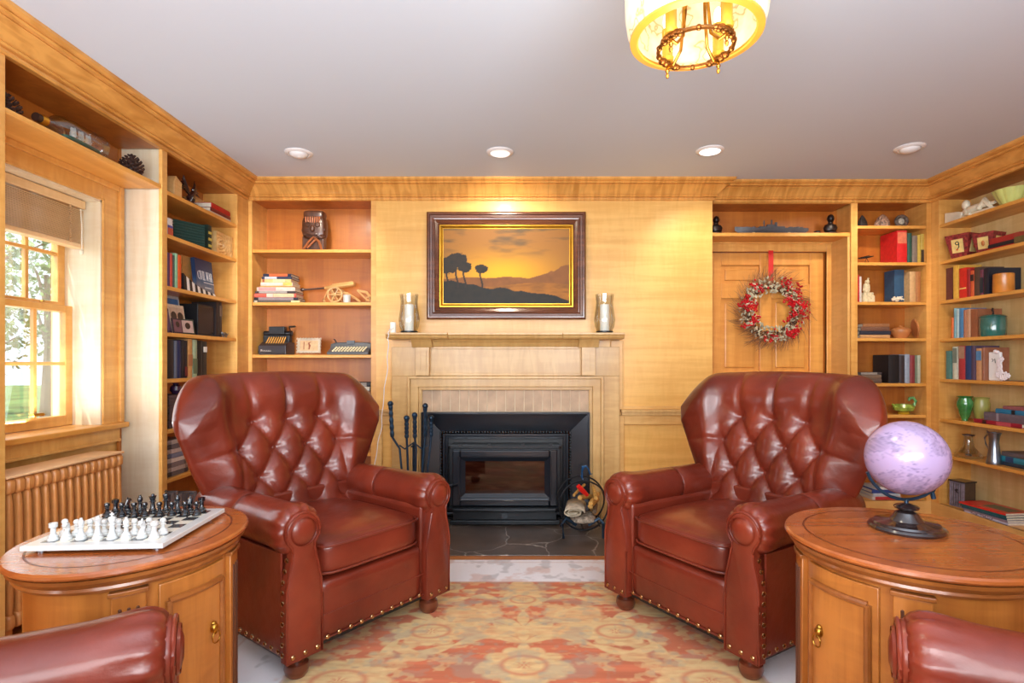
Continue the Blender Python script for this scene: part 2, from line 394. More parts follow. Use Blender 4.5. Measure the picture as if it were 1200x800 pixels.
box('frieze_board', w_mantel, t, -.86, .86, -.055, -.001, 1.07, Mz-.10, bevel=.002)
b = MB(); frame(b, -.58, .58, 1.075, Mz-.098, .018, -.068, -.054); b.build('frieze_frame', w_mantel, t, smooth=0, bevel=.002)
for s in (-1, 1):
    c = box('capital', w_mantel_z, t, s*.62-.052, s*.62+.052, -.105, -.055, 1.075, Mz-.10, bevel=.003)
    b = MB(); b.box(s*.62-.03, s*.62-.012, -.112, -.1045, 1.12, 1.26); b.box(s*.62+.012, s*.62+.03, -.112, -.1045, 1.12, 1.26); b.build('fluting', w_mantel_z, c, smooth=0)
    box('side_board', w_mantel_z, t, min(s*.735, s*.86), max(s*.735, s*.86), -.055, -.001, 0, 1.07, bevel=.002)
b = MB()
for s in (-1, 1):
    for a0, a1, o in ((.63, .655, .06), (.655, .715, .075), (.715, .735, .092)):
        b.box(min(s*a0, s*a1), max(s*a0, s*a1), -o, -.001, 0, 1.07-(.735-a1) if a1 < .735 else 1.07)
for a0, a1, o in ((.965, .99, .06), (.99, 1.05, .075), (1.05, 1.07, .092)):
    k = .63+(a1-.965); b.box(-k, k, -o-.0005, -.001, a0, a1)
b.build('casing', w_mantel, t, smooth=0, bevel=.003)
m_tile = plain('tan_tile', (196, 164, 132), .55, var=.12, scale=9)
b = MB(); nx = 18
for i in range(nx):
    w = 1.26/nx; b.box(-.63+i*w+.0035, -.63+(i+1)*w-.0035, -.030, -.008, .803, .962)
b.build('tile_course', m_tile, t, smooth=0, bevel=.002)
box('grout', plain('pale_grout', (222, 200, 170), .9), t, -.63, .63, -.026, -.001, .80, .965)

# ---------------------------------------------------------------- stove insert
t = thing('stove_insert', 'black cast iron wood stove insert filling the fireplace', 'stove', (XC, YB, 0))
b = MB(); o = .63
frame(b, -.63, .63, .0, .80, .012, -.10, -.012)     # outer lip
def ringpanel(b, A, B, ya, yb):   # bevelled ring between outer rect A and inner rect B
    (ax0, ax1, az0, az1), (bx0, bx1, bz0, bz1) = A, B
    O = [b.v(p) for p in ((ax0, ya, az0), (ax1, ya, az0), (ax1, ya, az1), (ax0, ya, az1))]
    I = [b.v(p) for p in ((bx0, yb, bz0), (bx1, yb, bz0), (bx1, yb, bz1), (bx0, yb, bz1))]
    for i in range(4): b.f([O[i], O[(i+1) % 4], I[(i+1) % 4], I[i]])
ringpanel(b, (-.618, .618, 0, .788), (-.49, .49, 0, .655), -.085, -.055)
b.box(-.62, .62, -.045, -.012, .66, .79)
b.build('surround_panel', m_iron2, t, smooth=0)
b = MB()
for i in range(45):
    x = -.485+i*.97/44; b.sphere((x, -.062, .648), .009, seg=6)
for s in (-1, 1):
    for i in range(26): b.sphere((s*.487, -.062, .10+i*.0215), .009, seg=6)
b.build('rope_moulding', m_iron, t)
b = MB(); 
for k, (x, z, yy) in enumerate(((.475, .635, -.055), (.455, .615, -.045))): frame(b, -x, x, .02, z, .02, yy, -.01)
b.build('inner_frame', m_iron2, t, smooth=0, bevel=.003)
box('firebox', m_black, t, -.45, .45, -.02, .25, .02, .60)
box('body', m_iron, t, -.40, .40, -.24, -.02, .12, .565, bevel=.004)
b = MB(); b.prism([(-.41, -.20), (.41, -.20), (.41, -.26), (.39, -.275), (-.39, -.275), (-.41, -.26)], .555, .575, 'z'); b.build('top_plate', m_iron, t, smooth=0, bevel=.004)
# door
d = MB(); frame(d, -.375, .375, .145, .545, .055, -.275, -.24); d.build('stove_door', m_iron2, t, smooth=0, bevel=.008)
dd = KIDS(t)[-1] if False else [o for o in bpy.data.objects if o.name.startswith('stove_door')][0]
b = MB(); ringpanel(b, (-.32, .32, .20, .49), (-.285, .285, .23, .462), -.262, -.245); ringpanel(b, (-.335, .335, .185, .505), (-.32, .32, .20, .49), -.278, -.262); b.build('door_bevel', m_iron2, dd, smooth=0)
box('door_glass', g_stove, dd, -.285, .285, -.2455, -.2425, .23, .462)
b = MB(); b.box(-.287, .287, -.2418, -.2405, .228, .464); 
mf, nt, bs = new_mat('sooty_firebrick')
v = coords(nt, (5, 5, 26)); n = N(nt, 'ShaderNodeTexNoise', i_Scale=1.0, i_Detail=4.0, i_Distortion=.5); nt.links.new(v, n.inputs['Vector'])
nt.links.new(ramp(nt, n.outputs['Fac'], [(.3, s2l((50, 28, 22))), (.5, s2l((124, 76, 58))), (.7, s2l((186, 150, 132)))]), bs.inputs['Base Color'])
b.build('firebrick', mf, dd, smooth=0)
b = MB(); b.tube([(-.34, -.275, .30), (-.36, -.31, .30), (-.37, -.32, .305), (-.43, -.325, .30)], [.009, .009, .012, .014]); b.build('door_handle', m_iron, dd)
b = MB()
pts = [(-.40, -.24), (-.405, -.30), (-.36, -.335), (0, -.35), (.36, -.335), (.405, -.30), (.40, -.24)]
b.prism(pts, .118, .142, 'z'); b.build('ash_lip', m_iron, t, smooth=0, bevel=.006)
b = MB(); b.prism([(-.36, -.20), (-.37, -.285), (.37, -.285), (.36, -.20)], .05, .118, 'z'); b.prism([(-.38, -.20), (-.39, -.30), (.39, -.30), (.38, -.20)], .02, .05, 'z')
b.build('stove_base', m_iron, t, smooth=0, bevel=.004)
b = MB(); b.lathe([(0, 0), (.022, 0), (.02, .008), (0, .01)], 16, (0, -.296, .085), 'y'); b.M = Matrix.Identity(4); b.build('emblem', m_iron2, t)
b = MB()
for x in (-.32, -.11, .13, .33): b.box(x-.012, x+.012, -.262, -.235, .575, .588)
b.build('vent_clip', m_iron, t, smooth=0)
# hearth
def stone():
    m, nt, b = new_mat('dark_slate')
    v = coords(nt, (3, 3, 3)); n = N(nt, 'ShaderNodeTexNoise', i_Scale=1.0, i_Detail=5.0); nt.links.new(v, n.inputs['Vector'])
    base = ramp(nt, n.outputs['Fac'], [(.3, s2l((70, 58, 52))), (.55, s2l((98, 84, 74))), (.75, s2l((122, 100, 84)))])
    v2 = coords(nt, (2.6, 2.6, 2.6)); v2n = N(nt, 'ShaderNodeTexVoronoi', i_Scale=1.0, feature='DISTANCE_TO_EDGE')
    ad = N(nt, 'ShaderNodeVectorMath', operation='MULTIPLY_ADD'); ad.inputs[1].default_value = (.5,)*3
    nt.links.new(n.outputs['Color'], ad.inputs[0]); nt.links.new(v2, ad.inputs[2]); nt.links.new(ad.outputs[0], v2n.inputs['Vector'])
    mk = ramp(nt, v2n.outputs['Distance'], [(.0, (1, 1, 1)), (.012, (0, 0, 0))])
    mx = N(nt, 'ShaderNodeMix', data_type='RGBA'); nt.links.new(mk, mx.inputs[0]); nt.links.new(base, mx.inputs[6]); mx.inputs[7].default_value = (*s2l((170, 160, 150)), 1)
    nt.links.new(mx.outputs[2], b.inputs['Base Color']); b.inputs['Roughness'].default_value = .3
    bump(nt, b, n.outputs['Fac'], .1); return m
tag(box('hearth_slab', stone(), None, -1.0, .80, 3.36, 4.14, .0, .006, bevel=.002), 'dark veined slate hearth slab in front of the stove', 'hearth')

# ---------------------------------------------------------------- window
w = struct(box('window_1', w_y, None, -2.335, -2.30, WY0-.15, WY0, WZ0-.03, 2.18))
b = MB(); b.box(-2.335, -2.30, WY1, WY1+.15, WZ0-.03, 2.18); b.box(-2.335, -2.30, WY0, WY1, WZ1, 2.18)
b.box(-2.335, -2.285, WY1+.125, WY1+.155, WZ0, 2.18); b.box(-2.335, -2.285, WY0-.155, WY0-.125, WZ0, 2.18); b.box(-2.335, -2.285, WY0-.12, WY1+.12, 2.15, 2.18)
b.box(-2.335, -2.292, WY1+.0, WY1+.012, WZ0, WZ1+.012); b.box(-2.335, -2.292, WY0-.012, WY0, WZ0, WZ1+.012); b.box(-2.335, -2.292, WY0-.012, WY1+.012, WZ1, WZ1+.012)
b.build('window_casing', w_y, w, smooth=0, bevel=.003)
b = MB(); b.box(-2.56, -2.30, WY1-.012, WY1-.001, WZ0, WZ1); b.box(-2.56, -2.30, WY0+.001, WY0+.012, WZ0, WZ1); b.box(-2.56, -2.30, WY0, WY1, WZ1-.012, WZ1-.001)
b.build('window_reveal', w_daylit, w, smooth=0)
b = MB(); b.box(-2.56, -2.255, WY0-.155, WY1+.155, WZ0-.03, WZ0-.0005)
b.build('window_sill', w_shelf_y, w, smooth=0, bevel=.006)
b = MB(); b.box(-2.335, -2.30, WY0-.14, WY1+.14, .72, WZ0-.03); b.box(-2.335, -2.292, WY0-.14, WY1+.14, .72, .735)
b.build('window_apron', w_y, w, smooth=0, bevel=.003)
def sash(X, z0, z1, nm):
    b = MB(); y0, y1 = WY0+.012, WY1-.012
    def fr(bb, w_, ya, yb, za, zb, xx0, xx1):
        bb.box(xx0, xx1, ya, ya+w_, za, zb); bb.box(xx0, xx1, yb-w_, yb, za, zb)
    fr(b, .045, y0, y1, z0, z1, X-.018, X+.018)
    b.box(X-.018, X+.018, y0+.045, y1-.045, z0, z0+.055); b.box(X-.018, X+.018, y0+.045, y1-.045, z1-.035, z1)
    gy0, gy1, gz0, gz1 = y0+.045, y1-.045, z0+.055, z1-.035
    for k in (1, 2): yy = gy0+(gy1-gy0)*k/3; b.box(X-.010, X+.012, yy-.009, yy+.009, gz0, gz1)
    zz = (gz0+gz1)/2; b.box(X-.0105, X+.0125, gy0, gy1, zz-.009, zz+.009)
    s = b.build('window_sash', w_y, w, smooth=0, bevel=.003)
    box('window_pane', g_clear, s, X-.003, X, gy0-.002, gy1+.002, gz0-.002, gz1+.002)
sash(-2.47, WZ0+.002, 1.48, 'lower'); sash(-2.512, 1.445, WZ1-.014, 'upper')
b = MB(); b.lathe([(0, 0), (.012, 0), (.012, .006), (.004, .01)], 10, (-2.45, 2.85, 1.485)); b.box(-2.45, -2.43, 2.78, 2.84, .905, .915); b.tube([(-2.452, 2.78, .90), (-2.435, 2.785, .905), (-2.435, 2.845, .905), (-2.452, 2.85, .90)], .005); b.build('sash_lift', m_brass, w)
# blind
t = thing('window_blind', 'tan wooden slat blind raised halfway over the window', 'blind', (-2.40, 2.73, 0))
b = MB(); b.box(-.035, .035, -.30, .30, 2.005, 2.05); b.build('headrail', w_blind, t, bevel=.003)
b = MB(); n = 24
for i in range(n):
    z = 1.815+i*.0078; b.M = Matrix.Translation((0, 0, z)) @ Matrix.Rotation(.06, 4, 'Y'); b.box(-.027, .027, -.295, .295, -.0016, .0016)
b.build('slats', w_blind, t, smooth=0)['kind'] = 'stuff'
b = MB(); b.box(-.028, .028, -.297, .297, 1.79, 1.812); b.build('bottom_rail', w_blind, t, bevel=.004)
for y in (-.2, .2):
    b = MB()
    for k in range(10): b.sphere((.031, y, 1.82+k*.02), .006, (1, .6, 1.6), 6)
    b.build('ladder_cord', plain('cord_tan', (178, 140, 96), .8), t)
b = MB(); b.tube([(.03, .27, 2.0), (.035, .272, 1.9), (.032, .275, 1.78)], .003, 6); b.sphere((.032, .275, 1.77), .009, (1, 1, 1.6), 8); b.build('pull_cord', m_cream, t)
# radiator
m_rad = plain('tan_radiator_enamel', (206, 136, 72), .45, var=.06, coat=.1)
t = thing('radiator', 'tan painted cast iron column radiator under the window', 'radiator', (-2.15, 2.27, 0))
for i in range(15):
    b = MB(); y = .012+i*.0445
    for x in (-.07, .04):
        b.rbox((x, y, .36), (.026, .013, .29), 4, k=6)
    b.rbox((-.015, y, .66), (.085, .0215, .035), 5, k=6); b.rbox((-.015, y, .10), (.085, .019, .035), 5, k=6)
    b.build('radiator_section', m_rad, t)
b = MB(); b.box(-.09, .075, -.02, .65, .695, .706); b.build('top_cover', plain('radiator_top', (226, 180, 130), .5, var=.05), t, bevel=.004)
b = MB()
for y in (.0, .63):
    for xx in (-.08, .03): b = MB(); b.box(xx, xx+.02, y, y+.03, 0, .08); b.build('foot', m_rad, t, smooth=0)
# ================================================================ leather wing recliner (local: front -y)
def interp(x, xs, ys): return np.interp(x, xs, ys)
def back_mesh():
    nu, nv = 121, 101
    t = np.linspace(-1, 1, nu); u = np.sin(t*PI/2)*.9995
    s = np.linspace(0, 1, nv); vv = 1-(1-s)**1.6
    U, V = np.meshgrid(u, vv, indexing='ij'); A = np.abs(U)
    ztop = 1.115-.03*A**2-.17*np.clip((A-.66)/.34, 0, 1)**2.2
    Zz = .40+V*(ztop-.40)
    zn = .40+V*.70
    hw = interp(zn, [.40, .52, .62, .72, .82, .92, 1.0, 1.1], [.395, .435, .475, .505, .53, .548, .562, .555])
    XS = U*hw; a = np.abs(XS); R = .34
    th = np.clip((a-.24)/R, 0, None)*np.clip(.62+(Zz-.5)*.9, .5, 1)
    mx = np.where(a < .24, a, .24+R*np.sin(np.minimum(th, 1.15))); my = np.where(a < .24, 0, -R*(1-np.cos(np.minimum(th, 1.15))))
    X = np.sign(XS)*mx; lean = .26
    Y = my+.205+(Zz-.45)*lean; Z = Zz
    nrm = np.stack([-np.sign(XS)*np.sin(np.minimum(th, 1.15)), -np.cos(np.minimum(th, 1.15)), np.full_like(X, lean*.9)], -1)
    nrm /= np.linalg.norm(nrm, axis=-1, keepdims=True)
    edge = np.sqrt(np.clip(1-A**7, 0, 1))*np.sqrt(np.clip(1-V**11, 0, 1))
    # creases (xs, z)
    row = {0: (.872, (-.17, 0, .17)), 1: (.748, (-.255, -.085, .085, .255)), 2: (.622, (-.17, 0, .17)), 3: (.505, (-.255, -.085, .085, .255))}
    segs = []; buttons = []
    for k, (z, xs) in row.items():
        for x in xs: buttons.append((x, z))
        if k < 3:
            z2, xs2 = row[k+1]
            for x in xs:
                for x2 in xs2:
                    if abs(abs(x-x2)-.085) < .01: segs.append(((x, z), (x2, z2), .027, .027, .016))
    for x in (-.17, 0, .17): segs.append(((x, .872), (x*1.18, 1.14), .030, .014, .013))
    for sg in (-1, 1):
        segs.append(((sg*.255, .748), (sg*.60, .735), .022, .009, .012))
        segs.append(((sg*.255, .748), (sg*.31, .50), .012, .010, .03))
        for z0, z1, d in ((.80, .79, .009), (.855, .85, .012), (.91, .92, .013), (.96, .985, .012)):
            segs.append(((sg*.46, z0), (sg*.60, z1), .001, d*1.2, .009))
    cr = np.zeros_like(X)
    for (p, q, d0, d1, w) in segs:
        px, pz = p; qx, qz = q; dx, dz = qx-px, qz-pz; L = dx*dx+dz*dz
        tt = np.clip(((XS-px)*dx+(Zz-pz)*dz)/L, 0, 1)
        bend = 1
        D = np.hypot(XS-px-tt*dx, Zz-pz-tt*dz); dd = (d0+(d1-d0)*tt)*np.exp(-D/w)
        cr = np.maximum(cr, dd)
    for (x, z) in buttons:
        D = np.hypot(XS-x, Zz-z); cr = np.maximum(cr, .044*np.exp(-(D/.026)))+.012*np.exp(-(D/.045)**2)
    tuft = np.exp(-(np.clip(np.abs(XS)-.22, 0, 1)/.10)**2)*np.clip((.92-Zz)/.1, 0, 1)
    puff = .046*np.exp(-((A-.77)/.20)**2)*np.clip((Zz-.5)/.15, 0, 1)+.028*np.exp(-((V-.86)/.15)**2)+.012*tuft
    wr = .0035*(fbm(XS*9+5, Zz*9+3, 3)-.5)
    tf = (.085+puff)*edge-cr*np.minimum(edge, 1)+wr*edge
    tb = (.045+.02*np.exp(-((V-.9)/.12)**2))*edge
    base = np.stack([X, Y, Z], -1)
    fr = base+nrm*tf[..., None]; fr[..., 2] += 0
    # let the rolled top rise: keep z near design by removing the normal's z part high up
    bk = base-nrm*tb[..., None]
    verts = []; idx = {}
    V1 = fr.reshape(-1, 3); V2 = bk.reshape(-1, 3); n = nu*nv
    faces = []
    for i in range(nu-1):
        for j in range(nv-1):
            q = (i*nv+j, (i+1)*nv+j, (i+1)*nv+j+1, i*nv+j+1); faces.append(q); faces.append(tuple(n+k for k in q[::-1]))
    per = [(i, 0) for i in range(nu)]+[(nu-1, j) for j in range(1, nv)]+[(i, nv-1) for i in range(nu-2, -1, -1)]+[(0, j) for j in range(nv-2, 0, -1)]
    for k in range(len(per)):
        a_, b_ = per[k], per[(k+1) % len(per)]; ia, ib = a_[0]*nv+a_[1], b_[0]*nv+b_[1]
        faces.append((ib, ia, n+ia, n+ib))
    me = bpy.data.meshes.new('backrest'); me.from_pydata([tuple(p) for p in np.vstack([V1, V2])], [], faces)
    bm = bmesh.new(); bm.from_mesh(me); bmesh.ops.remove_doubles(bm, verts=bm.verts, dist=.0004); bmesh.ops.recalc_face_normals(bm, faces=bm.faces[:]); bm.to_mesh(me); bm.free()
    bp = []
    for (x, z) in buttons:
        k = np.argmin((XS-x)**2+(Zz-z)**2); bp.append((tuple(V1[k]), tuple(nrm.reshape(-1, 3)[k])))
    return me, bp

def make_chair(label):
    t = thing('leather_armchair', label, 'armchair')
    me, bp = back_mesh(); o = link('backrest', me, m_leather, t, smooth=1.4)
    b = MB(); b.lathe([(0, -.004), (.011, -.004), (.012, .002), (.008, .006), (0, .0075)], 12); bo = b.build('button', m_leather, o); first = True
    for p, nn in bp:
        q = bo if first else bo.copy()
        if not first: COL.objects.link(q); q.parent = o
        first = False
        q.location = Vector(p)+Vector(nn)*.002; q.rotation_euler = Vector(nn).to_track_quat('Z', 'Y').to_euler()
    # rear shell below the wings
    b = MB(); b.prism([(-.40, .30), (-.39, .14), (.39, .14), (.40, .30), (.36, .345), (-.36, .345)], .09, .56, 'z'); b.build('rear_panel', m_leather, t, smooth=.6, bevel=.012)
    # seat cushion
    b = MB(); b.rbox((0, -.105, .405), (.262, .322, .072), 7, .038, 16); c = b.build('seat_cushion', m_leather, t, smooth=1.2)
    def rr(hx, hy, n=40, e=9):
        out = []
        for i in range(n):
            a = 2*PI*i/n; cx, cy = math.cos(a), math.sin(a); q = (abs(cx)**e+abs(cy)**e)**(1/e); out.append((hx*cx/q, hy*cy/q))
        return out
    b = MB(); b.tube([(x, y-.105, .455-.0) for x, y in rr(.262, .322, 64)], .0055, 6, True); b.tube([(x, y-.105, .352) for x, y in rr(.260, .320, 64)], .005, 6, True); b.build('piping', m_leather, c)
    b = MB(); b.rbox((0, -.08, .215), (.268, .345, .118), 14, 0, 14); f = b.build('footrest_panel', m_leather, t, smooth=1.2)
    b = MB(); b.tube([(x*.262, -.4255, .205) for x in (-1, -.5, 0, .5, 1)], .0028, 6); b.tube([(x*.262, -.4245, .113) for x in (-1, -.5, 0, .5, 1)], .004, 6); b.build('seam', m_leather, f)
    # arms
    nb = MB(); nb.lathe([(.0095, 0), (.009, .0035), (.0055, .0065), (0, .0078)], 10); nail = [nb.build('nailhead', m_nail, t)]
    def put(p, d):
        q = nail[0] if len(nail) == 1 and not nail[0].get('_p') else nail[0].copy()
        if q is not nail[0]: COL.objects.link(q); q.parent = t
        else: q['_p'] = 1
        q.location = p; q.rotation_euler = Vector(d).to_track_quat('Z', 'Y').to_euler()
    for s in (-1, 1):
        def pleat(r, z, th):
            k = max(0, min(1, (-.335-z)/.05))*max(0, min(1, (.06+z+.385)/.06)) if False else max(0, min(1, (-.325-z)/.05))
            r2 = r-.0075*k*abs(math.cos(th*6.5))**10 if r > .05 else r
            if abs(z+.06) < .004: r2 -= .0035
            return r2
        b = MB()
        pr = [(0, -.424), (.060, -.424), (.066, -.428), (.074, -.428), (.086, -.418), (.093, -.402), (.0955, -.385), (.094, -.36), (.090, -.33), (.087, -.30), (.086, -.2), (.086, -.10), (.086, -.066), (.085, -.06), (.086, -.054), (.085, .02), (.085, .12), (.083, .22), (.075, .27), (.05, .29), (0, .295)]
        # axis drops slightly towards the back
        b.lathe(pr, 52, (s*.345, 0, .548), 'y', mod=pleat); b.build('arm_roll', m_leather, t, smooth=1.2)
        b = MB(); b.prism([(s*.262, .09), (s*.392, .09), (s*.392, .36), (s*.378, .45), (s*.375, .52), (s*.30, .55), (s*.262, .50)], -.405, .28); b.build('arm_body', m_leather, t, smooth=.4, bevel=.01)
        # front post with scroll
        def outline(k):
            pts = [(.266-k*0+k*.0, .088), (.266, .30), (.270, .36), (.285, .43), (.296, .475)]
            pts = [(x+k, z) for x, z in pts]
            a0, a1 = math.radians(228), math.radians(-48)
            r = .070-k
            for i in range(19):
                a = a0+(a1-a0)*i/18; pts.append((.345+r*math.cos(a), .548+r*math.sin(a)))
            pts += [(x-k, z) for x, z in [(.388, .475), (.392, .44), (.404, .39), (.412, .35), (.412, .30), (.411, .088)]]
            return pts
        b = MB(); ys = [(-.405, 0), (-.432, 0), (-.440, .004), (-.4435, .010)]
        rings = [[b.v((s*x, y, z)) for x, z in outline(k)] for y, k in ys]
        for a_, c_ in zip(rings, rings[1:]):
            for i in range(len(a_)): b.f([a_[i], a_[(i+1) % len(a_)], c_[(i+1) % len(a_)], c_[i]])
        b.f(rings[0]); b.f(rings[-1]); fp = b.build('arm_front_panel', m_leather, t, smooth=.9)
        b = MB(); b.tube([(s*x, -.441, z) for x, z in outline(.002)], .0045, 6, True)
        b.lathe([(.050, -.006), (.053, 0), (.050, .004), (.03, .0)], 30, (s*.345, -.446, .548), 'y')
        b.build('piping', m_leather, fp)
        b = MB(); b.lathe([(0, -.458), (.022, -.457), (.040, -.452), (.050, -.444), (.050, -.43)], 28, (s*.345, 0, .548), 'y'); b.build('scroll_disc', m_leather, fp)
        b = MB(); b.box(min(s*.39, s*.400), max(s*.39, s*.400), -.385, .30, .095, .47); b.build('side_panel', m_leather, t, bevel=.003, smooth=0)
        for i in range(10): put((s*.412 if i > 2 else s*(.385+.009*i), -.418, .45-.037*i) if i > 2 else (s*(.394+.008*i), -.418, .45-.037*i), (s, 0, 0))
        for i in range(15): put((s*.4005, -.37+i*.046, .112), (s, 0, 0))
        for x in (.29, .34, .388): put((s*x, -.444, .108), (0, -1, 0))
    for i in range(10): put((-.235+.0522*i, -.4262, .118), (0, -1, 0))
    del nail[0]['_p']
    b = MB(); b.box(-.39, .39, -.40, .30, .082, .094); b.build('base_rail', m_black, t, smooth=0)
    for x in (-.335, .335):
        for y in (-.38, .27):
            b = MB(); b.lathe([(0, 0), (.030, 0), (.040, .012), (.045, .03), (.042, .05), (.030, .058), (.034, .064), (.04, .072), (.04, .084), (0, .084)], 22, (x, y, 0)); b.build('foot', w_red, t)
    return t
ca = make_chair('tufted oxblood leather wing armchair in front of the left bookcases, beside chess table')
aL = math.atan2(-.60, .80)+PI/2
ca.location = (-.928, 2.555, .0108); ca.rotation_euler = (0, 0, aL)
cb = dup(ca, 'tufted oxblood leather wing armchair on the right, partly behind the globe table', (1.005, 2.54, .0108), math.atan2(-.53, -.85)+PI/2)
for o in (ca, cb): o['group'] = 'tufted leather wing armchairs'
fL = math.atan2(.47, .88); fR = math.atan2(.51, -.86)
def front_chair(tip, ang, sgn, label):
    # place so that the far arm's front scroll (local (sgn*.345,-.44)) sits at tip
    r = ang+PI/2; R = Matrix.Rotation(r, 2); off = R @ Vector((sgn*.345, -.44))
    return dup(ca, label, (tip[0]-off.x, tip[1]-off.y, .0108), r, 'tufted leather wing armchairs')
front_chair((-.735, 1.185), fL, 1, 'nearest left leather armchair, only its rolled arm in the bottom left corner')
front_chair((.80, 1.17), fR, -1, 'nearest right leather armchair, only its rolled arm in the bottom right corner')

# ================================================================ drum tables
def make_table(label, c, sx, sy, sgn):
    t = thing('drum_table', label, 'table', (c[0], c[1], .0108), 0, 'cherry drum tables beside the armchairs')
    R = .333
    def L(prof, name, mat, a0=0, a1=2*PI, seg=96, par=t, sm=.5):
        b = MB(); b.lathe(prof, seg, (0, 0, 0), 'z', sx, sy, a0=a0, a1=a1); return b.build(name, mat, par, smooth=sm)
    top = L([(0, .628), (R-.02, .628), (R-.006, .632), (R, .638), (R-.001, .645), (R-.006, .650), (0, .650)], 'table_top', w_table)
    L([(R-.058, .6502), (R-.055, .6508), (R-.052, .6502)], 'inlay_line', plain('inlay_dark', (104, 50, 24), .3), par=top)
    L([(R-.045, .585), (R-.032, .588), (R-.026, .596), (R-.028, .603), (R-.02, .610), (R-.012, .618), (R-.010, .628), (0, .628)], 'cornice', w_cabd)
    L([(0, .04), (R-.052, .04), (R-.052, .585), (0, .585)], 'cabinet_body', w_cab)
    L([(0, 0), (R-.03, 0), (R-.03, .035), (R-.045, .05), (0, .05)], 'plinth', w_cabd)
    d0 = math.radians(200 if sgn > 0 else -20); hd = math.radians(22)
    def curved(a0, a1, z0, z1, r0, r1, name, mat, par, bev=.003):
        b = MB(); n = 16; pr = [(r0, z0), (r1, z0), (r1, z1), (r0, z1)]; rings = []
        for i in range(n+1):
            a = a0+(a1-a0)*i/n; rings.append([b.v((r*math.cos(a)*sx, r*math.sin(a)*sy, z)) for r, z in pr])
        for p, q in zip(rings, rings[1:]):
            for k in range(4): b.f([p[k], p[(k+1) % 4], q[(k+1) % 4], q[k]])
        b.f(rings[0]); b.f(rings[-1][::-1]); return b.build(name, mat, par, smooth=.4, bevel=bev)
    Rb = R-.052
    for k, dc in enumerate((d0, d0+PI/2*1.02*(1 if sgn > 0 else -1), d0+PI, d0-PI/2*(1 if sgn > 0 else -1))):
        if k == 0:
            dr = curved(dc-hd, dc+hd, .06, .575, Rb-.002, Rb+.012, 'door', w_cab, t)
            curved(dc-hd*.72, dc+hd*.72, .11, .53, Rb+.010, Rb+.017, 'door_panel', w_cab, dr)
            b = MB(); w = .0
            for (a0, a1, z0, z1) in ((dc-hd*.78, dc+hd*.78, .515, .535), (dc-hd*.78, dc+hd*.78, .10, .118)):
                n = 14
                b.tube([((Rb+.016)*math.cos(a0+(a1-a0)*i/n)*sx, (Rb+.016)*math.sin(a0+(a1-a0)*i/n)*sy, (z0+z1)/2) for i in range(n+1)], .0095, 8)
            for a in (dc-hd*.78, dc+hd*.78):
                b.tube([((Rb+.016)*math.cos(a)*sx, (Rb+.016)*math.sin(a)*sy, z) for z in (.109, .3, .525)], .0095, 8)
            b.build('door_moulding', w_cabd, dr)
            a = dc-(hd*.42 if sgn > 0 else -hd*.42); p = Vector(((Rb+.018)*math.cos(a)*sx, (Rb+.018)*math.sin(a)*sy, .395)); n_ = Vector((math.cos(a), math.sin(a), 0)); tn = Vector((-math.sin(a), math.cos(a), 0))
            b = MB(); b.sphere(p+n_*.004, .012, (1, 1, 1.25), 10); b.sphere(p+Vector((0, 0, .013))+n_*.003, .008, seg=8); b.sphere(p-Vector((0, 0, .011))+n_*.008, .006, seg=8)
            b.tube([p+n_*.012+Vector((0, 0, -.024))+tn*.015*math.cos(q*PI/8)+Vector((0, 0, 1))*.017*math.sin(q*PI/8) for q in range(16)], .002, 6, True)
            b.build('ring_pull', m_brass, dr)
    # pilasters either side of doors
    for k in (1, -1, 3, -3):
        a = d0+math.radians(36)*k if abs(k) == 1 else d0+PI+math.radians(36)*(1 if k > 0 else -1); w = math.radians(8)
        pl = curved(a-w, a+w, .05, .57, Rb-.002, Rb+.018, 'pilaster', w_cab, t)
        curved(a-w*1.15, a+w*1.15, .57, .582, Rb-.002, Rb+.025, 'pilaster_cap', w_cabd, pl, .002)
        b = MB()
        for q in (-1, 0, 1):
            aa = a+w*.5*q; b.tube([((Rb+.017)*math.cos(aa)*sx, (Rb+.017)*math.sin(aa)*sy, z) for z in (.08, .3, .535, .538)], [.004, .004, .0045, .001], 6)
        b.build('flute', plain('flute_dark', (84, 42, 20), .5), pl)
    return t
make_table('round cherry drum table on the left holding the chess set', (-1.135, 1.655), .86, .99, -1)
make_table('round cherry drum table on the right holding the pale globe', (1.15, 1.632), 1.0, 1.0, 1)

# ================================================================ chess set
BC = Vector((-1.155, 1.665)); ba = math.radians(4.0); BZ = .6612; bs = .365
t = thing('chess_board', 'white and grey marble chess board on the left drum table', 'chess board', (BC.x, BC.y, BZ), ba)
b = MB(); b.box(-bs/2, bs/2, -bs/2, bs/2, .008, .022); b.build('board_slab', m_wb, t, bevel=.002, smooth=0)
b = MB()
for x in (-.15, .15):
    for y in (-.15, .15): b.cyl((x, y, 0), .012, .008, 12)
b.build('board_foot', m_pewter, t)
sq = .305/8; b = MB(); b2 = MB()
for i in range(8):
    for j in range(8):
        x0, y0 = -.1525+i*sq, -.1525+j*sq
        if (i+j) % 2 == 0: b.box(x0, x0+sq, y0, y0+sq, .0215, .0226)
        else: b2.box(x0, x0+sq, y0, y0+sq, .0215, .0225)
b.build('dark_squares', plain('grey_marble', (52, 56, 60), .2, coat=.5, var=.3), t, smooth=0)
b2.build('light_squares', plain('cream_marble', (228, 222, 204), .2, coat=.5, var=.04), t, smooth=0)
